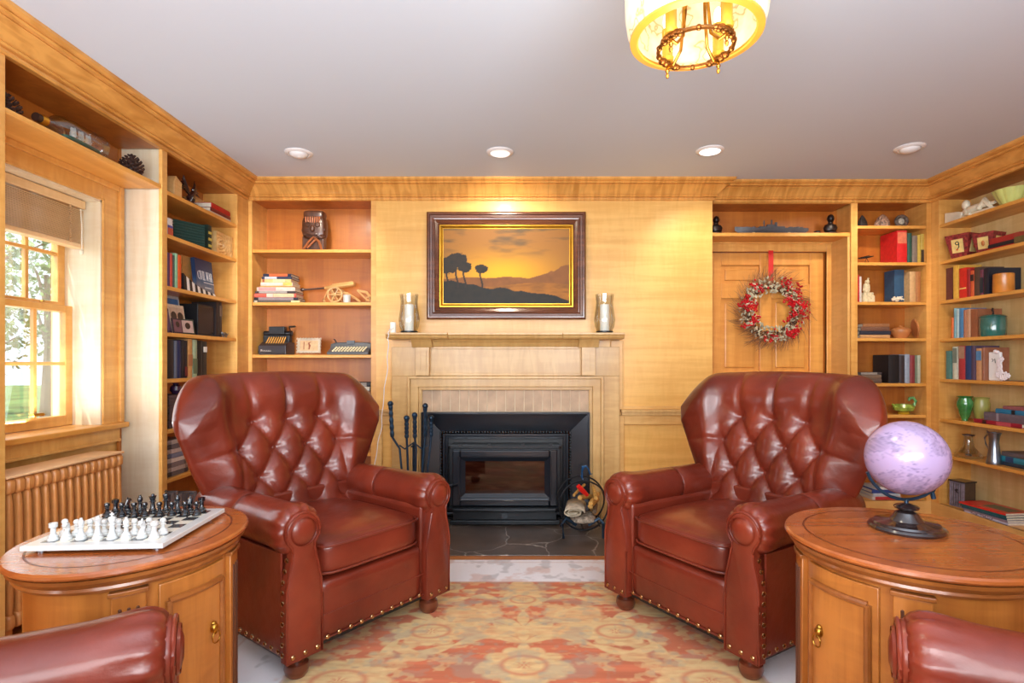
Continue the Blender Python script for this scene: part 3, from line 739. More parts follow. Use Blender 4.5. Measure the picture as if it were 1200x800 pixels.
def piece(kind):
    b = MB(); base = [(0, 0), (.0135, 0), (.014, .004), (.0115, .008), (.012, .011), (.009, .014)]
    if kind == 'pawn': b.lathe(base+[(.0055, .018), (.005, .026), (.0085, .028), (.005, .031), (.0078, .035), (.0085, .039), (.0065, .044), (0, .047)], 14)
    elif kind == 'rook': b.lathe(base+[(.0065, .02), (.007, .034), (.0105, .036), (.0105, .047), (.007, .047), (.007, .043), (0, .043)], 14)
    elif kind == 'bishop': b.lathe(base+[(.006, .02), (.005, .032), (.009, .034), (.006, .037), (.008, .043), (.0075, .049), (.004, .054), (.0035, .056), (.0035, .059), (0, .060)], 14)
    elif kind == 'queen': b.lathe(base+[(.0075, .02), (.006, .036), (.0105, .038), (.0065, .041), (.0085, .048), (.011, .056), (.006, .057), (.004, .062), (0, .064)], 14)
    elif kind == 'king': b.lathe(base+[(.0075, .02), (.006, .038), (.0105, .040), (.0065, .043), (.010, .056), (.009, .060), (.003, .063), (0, .064)], 14); b.box(-.0018, .0018, -.0018, .0018, .062, .074); b.box(-.005, .005, -.0018, .0018, .066, .070)
    else:
        b.lathe(base+[(.0085, .018), (.007, .022), (0, .022)], 14); b.tube([(0, .002, .018), (0, .005, .03), (0, .001, .042), (0, -.006, .044), (0, -.013, .038)], [.0085, .0075, .0075, .0065, .004], 10)
        b.sphere((0, .001, .049), .003, (1, 1, 1.6), 6)
    return b.build('chess_'+kind, m_bb)
order = ['rook', 'knight', 'bishop', 'queen', 'king', 'bishop', 'knight', 'rook']; order2 = order
protos = {}
Rm = Matrix.Rotation(ba, 2)
def place_piece(kind, white, i, j, label, grp):
    if kind not in protos: protos[kind] = piece(kind); o = protos[kind]
    else: o = protos[kind].copy(); COL.objects.link(o)
    x = -.1525+(i+.5)*sq+random.uniform(-.004, .004); y = -.1525+(j+.5)*sq+random.uniform(-.004, .004)
    p = Rm @ Vector((x, y)); o.location = (BC.x+p.x, BC.y+p.y, BZ+.0228); o.rotation_euler = (0, 0, (PI if not white else 0)+random.uniform(-.3, .3)+ba)
    if white:
        o.material_slots[0].link = 'OBJECT'; o.material_slots[0].material = m_wb
    else:
        o.material_slots[0].link = 'OBJECT'; o.material_slots[0].material = m_bb
    o.name = 'chess_'+kind; tag(o, label, 'chess piece', grp)
for white in (False, True):
    cn = 'white' if white else 'black'; jb, jp = (0, 1) if white else (7, 6)
    for i, k in enumerate(order):
        side = ('left' if i < 4 else 'right') if k not in ('queen', 'king') else ''
        place_piece(k, white, i, jb, f'{cn} marble {side+" " if side else ""}{k}, {ORD[i]} from left in the {"near" if white else "far"} row of the board', cn+' chess pieces')
    for i in range(8):
        place_piece('pawn', white, i, jp, f'{cn} marble pawn, {ORD[i]} from left in the {cn} row of pawns', cn+' chess pieces')

# ================================================================ globe
def globe():
    t = thing('desk_globe', 'pale lavender desk globe on a dark turned stand, on the right drum table', 'globe', (1.188, 1.70, .6612))
    R = .112; zc = .218; nu, nv = 128, 80
    lon = np.linspace(0, 2*PI, nu+1); lat = np.linspace(-PI/2, PI/2, nv+1)
    LO, LA = np.meshgrid(lon, lat, indexing='ij')
    x, y, z = np.cos(LA)*np.cos(LO), np.cos(LA)*np.sin(LO), np.sin(LA)
    n = fbm(x*2.1+y*1.3+7, z*2.1+y*1.7+9, 5); fine = fbm(x*14+y*9+3, z*15+y*8+1, 3)
    land = np.clip((n-.53)*14, 0, 1); mot = np.clip((fine-.5)*5, 0, 1)*land
    g = np.abs(((LO/(PI/6)) % 1)-.5); coast = np.exp(-((n-.53)*45)**2)
    c0 = np.array(s2l((172, 150, 186))); c1 = np.array(s2l((152, 132, 164))); c2 = np.array(s2l((84, 74, 104)))
    C = c0+(c1-c0)*land[..., None]*.8; C = C+(c2-C)*(np.clip(mot*.55*np.clip(.3+x, 0, 1)+coast*.45*(fine > .5)+.28*np.clip((fbm(x*22+y*14, z*26+3, 2)-.62)*9, 0, 1)*(n > .42), 0, 1))[..., None]
    pts = np.stack([x*R, y*R, z*R], -1).reshape(-1, 3)
    faces = [(i*(nv+1)+j, (i+1)*(nv+1)+j, (i+1)*(nv+1)+j+1, i*(nv+1)+j+1) for i in range(nu) for j in range(nv)]
    me = bpy.data.meshes.new('globe_ball'); me.from_pydata([tuple(p) for p in pts], [], faces)
    ca_ = me.color_attributes.new('Col', 'FLOAT_COLOR', 'POINT'); ca_.data.foreach_set('color', np.concatenate([C.reshape(-1, 3), np.ones((len(pts), 1))], 1).astype(np.float32).ravel())
    link('globe_ball', me, attr_mat('globe_paper', .25, .5), t, (0, 0, zc), (0, .35, -.6), smooth=3)
    b = MB(); pts = []
    for i in range(13):
        a = math.radians(200+i*9.5); pts.append((.128*math.cos(a), 0, zc+.128*math.sin(a)))
    b.tube(pts, .005, 8); b.cyl((0, 0, .076), .006, .015, 10); b.tube([(.085, 0, zc-.09), (.078, 0, zc-.105), (.084, 0, zc-.125)], .007, 8)
    b.build('meridian_arm', m_blueiron, t)
    b = MB(); b.lathe([(0, 0), (.100, 0), (.103, .007), (.098, .013), (.090, .015), (.087, .021), (.066, .024), (.046, .028), (.036, .040), (.030, .052), (.016, .058), (.032, .063), (.034, .069), (.028, .074), (.007, .080), (0, .082)], 40)
    b.build('stand_base', plain('dark_turned_stand', (44, 34, 34), .15, coat=.9), t)
globe()

# ================================================================ rug
def rug():
    X0, X1, Y0, Y1 = -1.20, 1.24, .35, 3.275; nx, ny = 640, 540
    x = np.linspace(X0, X1, nx); y = np.linspace(Y0, Y1, ny); X, Y = np.meshgrid(x, y, indexing='ij')
    A = np.abs(X-.02)
    wob = .05*(fbm(A*6, Y*6, 3)-.5)
    streak = fbm(X*2.5+4, Y*42, 3); st2 = fbm(X*14, Y*60, 2)
    sal = np.array(s2l((208, 118, 82)))[None, None]*(0.75+.5*streak[..., None]); cre = np.array(s2l((232, 198, 140)))[None, None]*(.86+.2*st2[..., None])
    mask = np.zeros_like(X)       # cream pattern
    rose = np.zeros_like(X); grey = np.zeros_like(X)
    def flower(cx, cy, r, k, ecc=1.35):
        nonlocal mask, rose
        dx, dy = (A-cx)/ecc, Y-cy; d = np.hypot(dx, dy)/r; th = np.arctan2(dy, dx)
        pet = 1+.20*np.abs(np.cos(k*th/2))-.05+wob*3
        mask = np.maximum(mask, np.clip((pet-d)*9, 0, 1)); rose = np.maximum(rose, np.clip(1-np.abs(d-.52)*9, 0, 1)*.8); rose = np.maximum(rose, np.clip((.25-d)*8, 0, 1)*(np.cos(8*th) > 0)*.7)
    for cx, cy, r, k in ((0, 2.13, .125, 10), (0, 2.72, .085, 8), (.40, 2.40, .115, 12), (.68, 2.02, .14, 10), (.36, 1.70, .12, 10), (0, 1.35, .14, 12), (.78, 2.62, .11, 8), (1.15, 2.3, .13, 10), (.40, 2.86, .07, 8), (.95, 1.5, .14, 12), (1.05, 2.85, .09, 8), (.5, 1.1, .13, 10)): flower(cx, cy, r, k)
    for (p, q, bnd) in (((0, 1.45), (0, 2.68), 0), ((0, 2.42), (.40, 2.52), .05), ((0, 2.42), (.30, 2.62), -.04), ((0, 2.30), (.55, 2.28), .06), ((.40, 2.40), (.68, 2.15), .04), ((0, 1.9), (.5, 1.95), .05), ((.4, 2.5), (.78, 2.62), .03), ((.68, 2.1), (1.15, 2.3), -.05), ((.12, 2.72), (.45, 2.75), .03), ((.36, 1.7), (.7, 1.6), .04)):
        dx, dy = q[0]-p[0], q[1]-p[1]; L = math.hypot(dx, dy); tt = ((A-p[0])*dx+(Y-p[1])*dy)/L**2; D = np.abs(((A-p[0])*dy-(Y-p[1])*dx)/L+bnd*np.sin(np.clip(tt, 0, 1)*PI*2))
        leaf = .012+.022*np.abs(np.sin(tt*L*22))
        mask = np.maximum(mask, np.clip((leaf-D)*110, 0, 1)*(tt > 0)*(tt < 1))
    n = fbm(A*7+3, Y*10+2, 4); mask = np.maximum(mask, np.clip((n-.50)*12, 0, 1)*.85); mask = np.maximum(mask, np.clip((fbm(A*19+3, Y*30+2, 3)-.55)*12, 0, 1)*.6)
    mask *= np.clip(1.4-.95*fbm(X*24, Y*70, 3), 0, 1)
    grey = np.clip((fbm(A*9+9, Y*14+1, 4)-.56)*9, 0, 1)*.4+np.clip((fbm(X*26, Y*26, 2)-.62)*8, 0, 1)*.3
    C = sal*(1-mask[..., None])+cre*mask[..., None]
    rs = np.array(s2l((212, 128, 92)))[None, None]; C = C*(1-rose[..., None])+rs*rose[..., None]
    gr = np.array(s2l((168, 158, 140)))[None, None]; C = C*(1-grey[..., None])+gr*grey[..., None]
    # border, its lavender white partly reflected light put into the colour
    d = np.minimum(Y1-Y, np.minimum(X-X0, X1-X))
    bm_ = np.clip((.345-d)*60, 0, 1)
    nb = fbm(X*9+2, Y*9+6, 4); bc = np.array(s2l((240, 236, 238)))[None, None]; bd = np.array(s2l((214, 176, 160)))[None, None]; be = np.array(s2l((176, 172, 172)))[None, None]
    k1 = np.clip((nb-.55)*9, 0, 1)[..., None]*.55; k2 = np.clip((fbm(X*13+8, Y*13, 3)-.6)*9, 0, 1)[..., None]*.5
    B = bc*(1-k1)+bd*k1; B = B*(1-k2)+be*k2
    line = (np.exp(-((d-.335)/.006)**2)+np.exp(-((d-.05)/.006)**2))[..., None]*.5; B = B*(1-line)+bd*line
    C = C*(1-bm_[..., None])+B*bm_[..., None]
    Z = .0098+.0008*fbm(X*60, Y*60, 2)
    Z = np.where(d < 1e-6, .0015, Z)
    pts = np.stack([X, Y, Z], -1).reshape(-1, 3)
    ii, jj = np.meshgrid(np.arange(nx-1), np.arange(ny-1), indexing='ij'); k = (ii*ny+jj).ravel(); fc = np.stack([k, k+ny, k+ny+1, k+1], 1)
    me = bpy.data.meshes.new('area_rug'); me.vertices.add(len(pts)); me.vertices.foreach_set('co', pts.ravel().astype(np.float32))
    me.loops.add(fc.size); me.loops.foreach_set('vertex_index', fc.ravel().astype(np.int32)); me.polygons.add(len(fc)); me.polygons.foreach_set('loop_start', (np.arange(len(fc))*4).astype(np.int32)); me.update(calc_edges=True)
    a = me.color_attributes.new('Col', 'FLOAT_COLOR', 'POINT'); a.data.foreach_set('color', np.concatenate([np.clip(C, 0, 1).reshape(-1, 3), np.ones((len(pts), 1))], 1).astype(np.float32).ravel())
    o = link('area_rug', me, attr_mat('wool_pile', .95, bmp=.25), smooth=0); tag(o, 'large floral rug in salmon and cream with a pale border', 'rug')
rug()

# ================================================================ painting
def painting():
    p0, p1 = P(500, 374, 4.19), P(686.5, 248, 4.19); W, Hh = p1.x-p0.x, p1.z-p0.z
    t = thing('framed_painting', 'golden landscape painting in dark mahogany frame above the mantel', 'painting', ((p0.x+p1.x)/2, 4.24, (p0.z+p1.z)/2))
    w, h = W/2, Hh/2
    def fr(prof, name, mat):
        b = MB(); rings = []
        for sx, sz in ((-1, -1), (1, -1), (1, 1), (-1, 1)): rings.append([b.v((sx*(w-o), -y, sz*(h-o))) for o, y in prof])
        for i in range(4):
            a, c = rings[i], rings[(i+1) % 4]
            for k in range(len(prof)-1): b.f([a[k], a[k+1], c[k+1], c[k]])
        return b.build(name, mat, t, smooth=.2)
    fr([(0, .002), (0, .05), (.012, .062), (.022, .062), (.026, .052), (.042, .05), (.05, .056), (.058, .054), (.062, .044), (.082, .034), (.09, .036), (.095, .03), (.095, .02)], 'frame', w_frame)
    fr([(.0955, .002), (.0955, .036), (.102, .036), (.118, .022), (.122, .022), (.122, .002)], 'gilt_liner', m_gold)
    nx, nz = 220, 130; x = np.linspace(-1, 1, nx); z = np.linspace(-1, 1, nz); X, Zz = np.meshgrid(x, z, indexing='ij')
    L = lambda c: np.array(s2l(c))[None, None]
    glow = np.exp(-((X+.05)/.75)**2-((Zz+.25)/.55)**2)[..., None]
    C = L((176, 134, 74))*(1-glow)+L((255, 206, 40))*glow
    cl = np.clip((fbm(X*2.2+3, Zz*6+Zz*0+2, 4)-.48)*5, 0, 1)[..., None]*np.clip((Zz-.1)*1.8, 0, 1)[..., None]; C = C*(1-cl*.8)+L((112, 98, 86))*cl*.8
    hg = -.45+.12*fbm(X*2+9, X*0+2, 3)-.05; far = (Zz < hg+.12+.65*np.clip(X-.35, 0, 1)*(.5+.9*fbm(X*5+1, X*0, 3)))[..., None]; C = np.where(far, L((170, 122, 70))*(1-.3*fbm(X*10, Zz*6, 3)[..., None]), C)
    gnd = (Zz < -.50+.06*np.sin(X*3))[..., None]; C = np.where(gnd, L((186, 136, 50))*(.55+.7*fbm(X*6, Zz*16, 3)[..., None]), C)
    dk = (Zz < -.72+.20*fbm(X*4+6, X*0+5, 2)-.25*X)[..., None]; C = np.where(dk, L((48, 42, 16))*(.3+1.0*fbm(X*14, Zz*14, 3)[..., None]), C)
    for (tx, tz, r) in ((-.93, .02, .22), (-.78, .15, .20), (-.66, -.02, .15), (-.40, -.08, .13)):
        d = np.hypot((X-tx)*1.2, Zz-tz)/r-.55*fbm(X*16+tx, Zz*14, 3); C = np.where((d < .68)[..., None], L((62, 48, 20))*(.2+fbm(X*22, Zz*22, 2)[..., None]), C)
        C = np.where(((np.abs(X-tx-.02*np.sin(Zz*9)) < .014) & (Zz < tz) & (Zz > -.58))[..., None], L((60, 44, 24)), C)
    C = np.clip(C, 0, 1)**1.35*np.array([.80, .72, .42])[None, None]; hw, hh = w-.12, h-.12; pts = np.stack([X*hw, np.full_like(X, -.02), Zz*hh], -1).reshape(-1, 3)
    me = bpy.data.meshes.new('canvas'); me.from_pydata([tuple(p) for p in pts], [], [(i*nz+j, (i+1)*nz+j, (i+1)*nz+j+1, i*nz+j+1) for i in range(nx-1) for j in range(nz-1)])
    a = me.color_attributes.new('Col', 'FLOAT_COLOR', 'POINT'); a.data.foreach_set('color', np.concatenate([np.clip(C, 0, 1).reshape(-1, 3), np.ones((len(pts), 1))], 1).astype(np.float32).ravel())
    link('canvas', me, attr_mat('oil_paint', .62, 0), t, smooth=0)
painting()

# ================================================================ ceiling fixtures
for i, (px, py, ey) in enumerate(((350, 179, 1), (586, 178, 0), (832, 176, 0), (1066, 173, 1))):
    Y = (H-CAMH)*F/(VY-py); x = (px-VX)*Y/F
    t = thing('recessed_light', 'white recessed ceiling light, %s from the left' % ORD[i], 'ceiling light', (x, Y, H), 0, 'recessed ceiling lights')
    b = MB(); b.lathe([(.062, -.001), (.066, -.012), (.080, -.008), (.088, -.003), (.088, .0)] , 36); b.build('trim_ring', m_white, t)
    b = MB()
    if ey: b.sphere((0, 0, -.004), .060, (1, 1, .5), 24); b.build('eyeball', m_white, t)
    else: b.lathe([(0, -.004), (.05, -.006), (.063, -.008)], 30); b.build('lens', plain('lamp_lens_on' if i == 2 else 'lamp_lens_soft', (250, 250, 248), .4, emit=(255, 252, 245), es=3.0 if i == 2 else .8, var=0), t)
def chandelier():
    cx, cy = (815-608)*1.66/650, 1.66
    t = thing('ceiling_lantern', 'amber glass drum ceiling light with brass candle ring', 'ceiling light', (cx, cy, 0))
    m, nt, b_ = new_mat('amber_glass_shade')
    v = coords(nt, (16, 16, 16)); n = N(nt, 'ShaderNodeTexVoronoi', i_Scale=1.0, feature='DISTANCE_TO_EDGE'); n0 = N(nt, 'ShaderNodeTexNoise', i_Scale=1.0, i_Detail=2.0); nt.links.new(v, n0.inputs['Vector'])
    col = ramp(nt, n0.outputs['Fac'], [(.36, s2l((255, 238, 206))), (.56, s2l((250, 226, 178))), (.60, s2l((226, 168, 110))), (.63, s2l((250, 226, 178)))])
    nt.links.new(col, b_.inputs['Base Color']); nt.links.new(col, b_.inputs['Emission Color']); b_.inputs['Emission Strength'].default_value = .28; b_.inputs['Roughness'].default_value = .25
    zb = 2.145
    b = MB(); b.lathe([(.172, zb), (.190, zb+.006), (.200, zb+.03), (.206, zb+.07), (.208, zb+.13), (.204, zb+.20), (.196, zb+.25), (.190, zb+.25), (.200, zb+.13), (.194, zb+.03), (.172, zb+.006)], 56); sh = b.build('glass_shade', m, t)
    b = MB(); b.lathe([(.168, zb-.002), (.172, zb-.006), (.192, zb-.002), (.193, zb+.004), (.170, zb+.006)], 56); b.build('shade_rim', plain('amber_rim', (236, 160, 60), .3, emit=(240, 160, 60), es=.12), sh)
    b = MB(); b.cyl((0, 0, H-.03), .06, .03, 30); b.cyl((0, 0, zb+.30), .012, H-.03-zb-.30, 12)
    for k in range(3):
        a = k*2*PI/3; b.tube([(.2*math.cos(a), .2*math.sin(a), zb+.25), (.1*math.cos(a), .1*math.sin(a), zb+.31), (0, 0, zb+.33)], .004, 6)
    b.build('ceiling_mount', m_brass, t)
    zr = zb-.035; m_ring = plain('aged_brass_ring', (150, 96, 44), .3, .9, var=.25, scale=60)
    b = MB(); b.tube([(.108*math.cos(a*PI/24), .108*math.sin(a*PI/24), zr) for a in range(48)], .006, 8, True)
    for k in range(14):
        a = k*2*PI/14; b.sphere((.108*math.cos(a), .108*math.sin(a), zr), .009, seg=8)
    rg = b.build('candle_ring', m_ring, t)
    for k in range(4):
        a = PI/4*.75+k*PI/2; c, s = math.cos(a), math.sin(a)
        b = MB(); b.lathe([(0, -.045), (.004, -.042), (.006, -.034), (.003, -.028), (.007, -.02), (.004, -.014), (.006, 0)], 10, (.108*c, .108*s, zr)); b.build('finial', m_brass, t)
        b = MB()
        for q in range(7):
            aa = a+(q-3)*.09; b.sphere((.108*math.cos(aa), .108*math.sin(aa), zr+.003*(q % 2)), .012, (1, 1, .9), 7)
        b.build('rosette', m_ring, rg)
        b = MB(); b.tube([(.108*c, .108*s, zr-.008), (.085*c, .085*s, zr-.012), (.055*c, .055*s, zr+.02), (.045*c, .045*s, zr+.10), (.04*c, .04*s, zr+.2), (0, 0, zr+.36)], .005, 8); b.build('arm', m_brass, t)
        b = MB(); b.lathe([(0, .0), (.018, .0), (.02, .012), (.0165, .018), (.0165, .10), (0, .10)], 16, (.108*c*1.0, .108*s*1.0, zr+.008)); cd = b.build('candle_sleeve', plain('gilt_sleeve', (244, 190, 70), .25, .5, emit=(255, 190, 80), es=.08), t)
        b = MB(); b.sphere((.108*c, .108*s, zr+.135), .014, (1, 1, 2.0), 12); b.build('bulb', plain('bulb_glow', (255, 240, 200), .4, emit=(255, 236, 196), es=3), cd)
chandelier()
# ================================================================ shelf contents
# a "case" maps photo columns to a place along its shelf; local frame: x along shelf (viewer's left to right), -y out of the shelf
class Case:
    def __init__(s, kind, shelves, phrase): s.k = kind; s.z = shelves; s.ph = phrase
    def at(s, px, d):
        """point behind the shelf face by d that the photo shows in column px -> (world xy, depth Y)"""
        if s.k == 'L': X = XL-d; Y = X*F/(px-VX)
        elif s.k == 'R': X = XR+d; Y = X*F/(px-VX)
        else: Y = (YB if s.k == 'B' else YA)+d; X = (px-VX)*Y/F
        return X, Y
    def rot(s): return {'L': PI/2, 'R': -PI/2}.get(s.k, 0)
    def size(s, p0, p1, d):
        a, b = s.at(p0, d), s.at(p1, d); return math.hypot(a[0]-b[0], a[1]-b[1])
    def hz(s, px, py, d): X, Y = s.at(px, d); return CAMH-(py-VY)*Y/F
LB = Case('L', LS, 'left wall bookcase'); BB = Case('B', BS, 'bookcase left of fireplace')
AB = Case('A', AS, 'bookcase by the door'); RB = Case('R', RS, 'right wall bookcase')
NI = Case('L', [2.203], 'niche shelf'); AL = Case('A', [2.18], 'shelf over the door')
CN = {}
def cmat(c, rough=.5):
    k = 'cloth_%d_%d_%d' % c
    return plain(k, c, rough, var=.08, scale=40)
def book_at(loc, rot, th, ht, dp, col, label, group, band=None, upright=True, tilt=0):
    """spine faces local -y, thickness on x when upright"""
    t = thing('book', label, 'book', loc, rot, group)
    c = .003
    b = MB(); w, h = th/2, ht
    b.box(-w, -w+c, .0, dp, 0, h); b.box(w-c, w, 0, dp, 0, h)
    b.prism([(-w+c, .001), (-w+c, -.0), (-w*.5, -.003), (w*.5, -.003), (w-c, 0), (w-c, .004), (-w+c, .004)], 0, h, 'z')
    cv = b.build('cover', cmat(col), t, smooth=.5)
    b = MB(); b.box(-w+c, w-c, .004, dp-.004, .004, h-.005); b.build('page_block', m_page, t, smooth=0)
    if band:
        for z0, z1, bc in band:
            b = MB(); b.box(-w*.9, w*.9, -.0045, -.002, h*z0, h*z1); b.build('spine_label', cmat(bc, .4), t, smooth=0)
    if not upright:
        for ch in KIDS(t): ch.matrix_local = Matrix.Rotation(PI/2, 4, 'Y') @ Matrix.Translation((-w, 0, -ht/2)) if False else Matrix(((0, 0, 1, -ht/2), (0, 1, 0, 0), (-1, 0, 0, w), (0, 0, 0, 1)))
    elif tilt:
        t.rotation_euler = (0, tilt, rot)
    return t
def cname(c):
    import colorsys
    h, s, v = colorsys.rgb_to_hsv(*(x/255 for x in c))
    if v < .17: return 'black'
    if s < .16: return 'white' if v > .82 else 'pale grey' if v > .6 else 'dark grey'
    h *= 360
    if h < 14 or h > 340: return 'red' if v > .6 else 'maroon'
    if h < 34: return ('orange' if s > .6 else 'tan') if v > .6 else 'brown'
    if h < 62: return ('yellow' if s > .5 else 'cream') if v > .6 else 'olive brown'
    if h < 160: return 'green' if v > .4 else 'dark green'
    if h < 200: return 'teal'
    if h < 255: return 'blue' if v > .5 else 'navy blue'
    return 'purple'
def uprights(cs, row, items, d=.03, dp=.17):
    n = len(items); seen = 0
    for it in items:
        p0, p1, py, c = it[:4]; band = it[4] if len(it) > 4 else None; dd = it[5] if len(it) > 5 else d; depth = it[6] if len(it) > 6 else dp
        X, Y = cs.at((p0+p1)/2, dd); th = cs.size(p0, p1, dd)*.97; z = cs.z[row]+.0006; ht = cs.hz((p0+p1)/2, py, dd)-z
        book_at((X, Y, z), cs.rot(), th, ht, depth, c, f'{cname(c)} book, {ORD[seen]} upright from left, {ORD[row]} shelf, {cs.ph}', f'books on the {ORD[row]} shelf of the {cs.ph}', band)
        seen += 1
def flats(cs, row, items, d=.03, dp=.17, where='in the flat stack', z=None, jitter=.012):
    """items bottom to top: (p0, p1, thickness_px or m, color[, band])"""
    z = (cs.z[row] if z is None else z)+.0006; n = len(items)
    for i, it in enumerate(items):
        p0, p1, th, c = it[:4]; band = it[4] if len(it) > 4 else None
        X, Y = cs.at((p0+p1)/2, d); ln = cs.size(p0, p1, d)
        pos = 'topmost' if i == n-1 else 'bottom' if i == 0 else ORD[i]+' from bottom'
        book_at((X, Y, z), cs.rot()+random.uniform(-.02, .02), th, ln, dp, c, f'{cname(c)} book, {pos} {where}, {ORD[row]} shelf, {cs.ph}', f'books on the {ORD[row]} shelf of the {cs.ph}', band, upright=False)
        z += th+.0006
def item(cs, row, name, label, cat, p0, p1, d=.12, rot=0, z=None):
    X, Y = cs.at((p0+p1)/2, d); t = thing(name, label, cat, (X, Y, (cs.z[row] if z is None else z)+.0006), cs.rot()+rot); t['_w'] = cs.size(p0, p1, d)
    return t, cs.size(p0, p1, d)
W_, K_, R_ = (232, 228, 216), (26, 24, 26), (190, 36, 34)

# ---- left wall bookcase
t, w = item(LB, 0, 'eagle_sculpture', 'dark winged sculpture on driftwood, top shelf of the left wall bookcase', 'sculpture', 207, 240, .09)
b = MB(); b.tube([(-.13, .02, .012), (-.05, 0, .02), (.04, -.01, .015), (.14, -.03, .012)], [.012, .018, .02, .008], 8); b.build('driftwood_base', cmat((96, 66, 58)), t)
b = MB(); b.tube([(.0, 0, .02), (0, 0, .06), (.02, 0, .10), (.045, 0, .115)], [.018, .026, .016, .008], 10); b.sphere((.03, 0, .122), .014, (1.3, 1, 1), 8)
for s in (-1, 1):
    for k in range(5): b.tube([(s*.01, 0, .08), (s*.05, .01, .11+.012*k), (s*(.10-.012*k)+(.0), .01, .10+.022*k)], [.008, .010, .003], 6, flat=.6)
b.tube([(.0, 0, .04), (-.05, 0, .03), (-.09, .01, .035)], [.012, .012, .004], 6)
b.build('eagle_body', plain('dark_resin', (52, 26, 24), .3, coat=.5, var=.4, scale=60), t); t.scale = (1.15, 1, 1.05)
t, w = item(LB, 0, 'wooden_bookend', 'brown wooden block at left end of the top left wall shelf', 'bookend', 196, 203, .10)
b = MB(); b.prism([(-.04, 0), (.04, 0), (.04, .11), (-.02, .14), (-.04, .10)], -.05, .05); b.build('block', w_light, t, bevel=.004)
t, w = item(LB, 0, 'wooden_box', 'plain tan wooden box behind red books, top left wall shelf', 'box', 232, 249, .196)
b = MB(); b.box(-.17, .10, -.02, .05, 0, .125); b.build('box_body', w_light, t, bevel=.003, smooth=0); b = MB(); b.box(-.172, .102, -.022, .052, .126, .136); b.build('box_lid', w_light, t, bevel=.002, smooth=0)
flats(LB, 0, [(246, 270.5, .022, (206, 192, 176)), (247, 270.5, .024, (120, 40, 36)), (248, 270, .034, (190, 34, 28))], d=.035, dp=.13, where='of the red stack')
uprights(LB, 1, [(195.8, 202.3, 256, (226, 220, 214), [(.05, .45, (196, 90, 70)), (.46, .6, (80, 80, 150))])], d=.03)
z = LB.z[1]+.0006
for i in range(8):      # deep green volumes lying flat, page edges and spines seen
    X, Y = LB.at(222, .055); book_at((X, Y, z), PI/2-.50+random.uniform(-.015, .015), .0175, .20, .13, (18, 58, 52), f'dark green hardback, {"topmost" if i == 7 else "bottom" if i == 0 else ORD[i]+" from bottom"} of the striped green stack, left wall bookcase', 'dark green volumes stacked flat', None, upright=False); z += .0181
uprights(LB, 1, [(243.5, 248, 264, (30, 52, 44), [(.15, .25, (206, 190, 90)), (.4, .5, (206, 190, 90)), (.65, .75, (206, 190, 90))])], d=.04)
t, w = item(LB, 1, 'carved_relief', 'carved light wood relief block, second shelf of the left wall bookcase', 'carving', 249, 268, .06, .0)
hh = .155
nx = 60; x = np.linspace(-1, 1, nx); X_, Z_ = np.meshgrid(x, x, indexing='ij'); d1 = np.hypot(X_+.55, Z_+.1)
D_ = .012*np.sin(d1*22)*np.exp(-d1*1.2)+.018*(fbm(X_*5+3, Z_*5, 3)-.4)
pts = np.stack([X_*w*.5, -.03-D_*(1-X_**8)*(1-Z_**8), hh/2+Z_*hh/2], -1).reshape(-1, 3)
me = bpy.data.meshes.new('relief_face'); me.from_pydata([tuple(p) for p in pts], [], [(i*nx+j, (i+1)*nx+j, (i+1)*nx+j+1, i*nx+j+1) for i in range(nx-1) for j in range(nx-1)]); link('relief_face', me, w_light, t)
b = MB(); b.box(-w*.5, w*.5, -.029, .03, 0, hh); b.build('relief_block', w_light, t, smooth=0)
uprights(LB, 2, [(195.6, 199, 296, (86, 56, 96)), (199.2, 202, 297, (206, 70, 50)), (202.2, 204.6, 299, (60, 70, 60)), (204.8, 208.2, 297, (150, 200, 160)), (208.4, 212.4, 299, (226, 92, 40))], d=.03)
t, w = item(LB, 2, 'tan_folio', 'tan folio standing behind the navy picture book, third left wall shelf', 'book', 213, 222, .14)
b = MB(); b.box(-.05, .05, -.01, .01, 0, .25); b.build('cover', cmat((190, 140, 76)), t, smooth=0); b = MB(); b.box(-.048, .048, .0101, .016, .002, .248); b.build('page_block', m_page, t, smooth=0)
t, w = item(LB, 2, 'keyboard_scarf', 'black and white striped fabric strip draped before the blue picture book', 'scarf', 213, 252, .035)
b = MB(); b2 = MB()
for i in range(12):
    x0 = -.17+i*.03; z1 = .105*math.exp(-i*.16)
    (b if i % 2 else b2).prism([(x0, 0), (x0+.029, 0), (x0+.029-.012, z1*.85), (x0-.012, z1)], -.012, .012)
b.build('white_stripes', cmat((236, 232, 224)), t, smooth=0); b2.build('black_stripes', cmat((20, 18, 20)), t, smooth=0)
# large picture book with lettering
t, w = item(LB, 2, 'picture_book', 'large blue picture book with CIVIL WAR on its cover, left wall bookcase', 'book', 221.5, 263, .075)
hb = .252; w = .50*w*2/2
b = MB(); b.box(-w/2, w/2, .0, .004, 0, hb); b.box(-w/2, w/2, .022, .026, 0, hb); b.box(-w/2, -w/2+.004, .004, .022, 0, hb)
mc, nt, bs_ = new_mat('blue_photo_cover')
v = coords(nt, (9, 9, 9)); n = N(nt, 'ShaderNodeTexNoise', i_Scale=1.0, i_Detail=4.0); nt.links.new(v, n.inputs['Vector'])
sx = N(nt, 'ShaderNodeSeparateXYZ'); nt.links.new(coords(nt, (1, 1, 4)), sx.inputs[0]); ad = N(nt, 'ShaderNodeMath', operation='MULTIPLY_ADD'); nt.links.new(n.outputs['Fac'], ad.inputs[0]); ad.inputs[1].default_value = .7; nt.links.new(sx.outputs['Z'], ad.inputs[2])
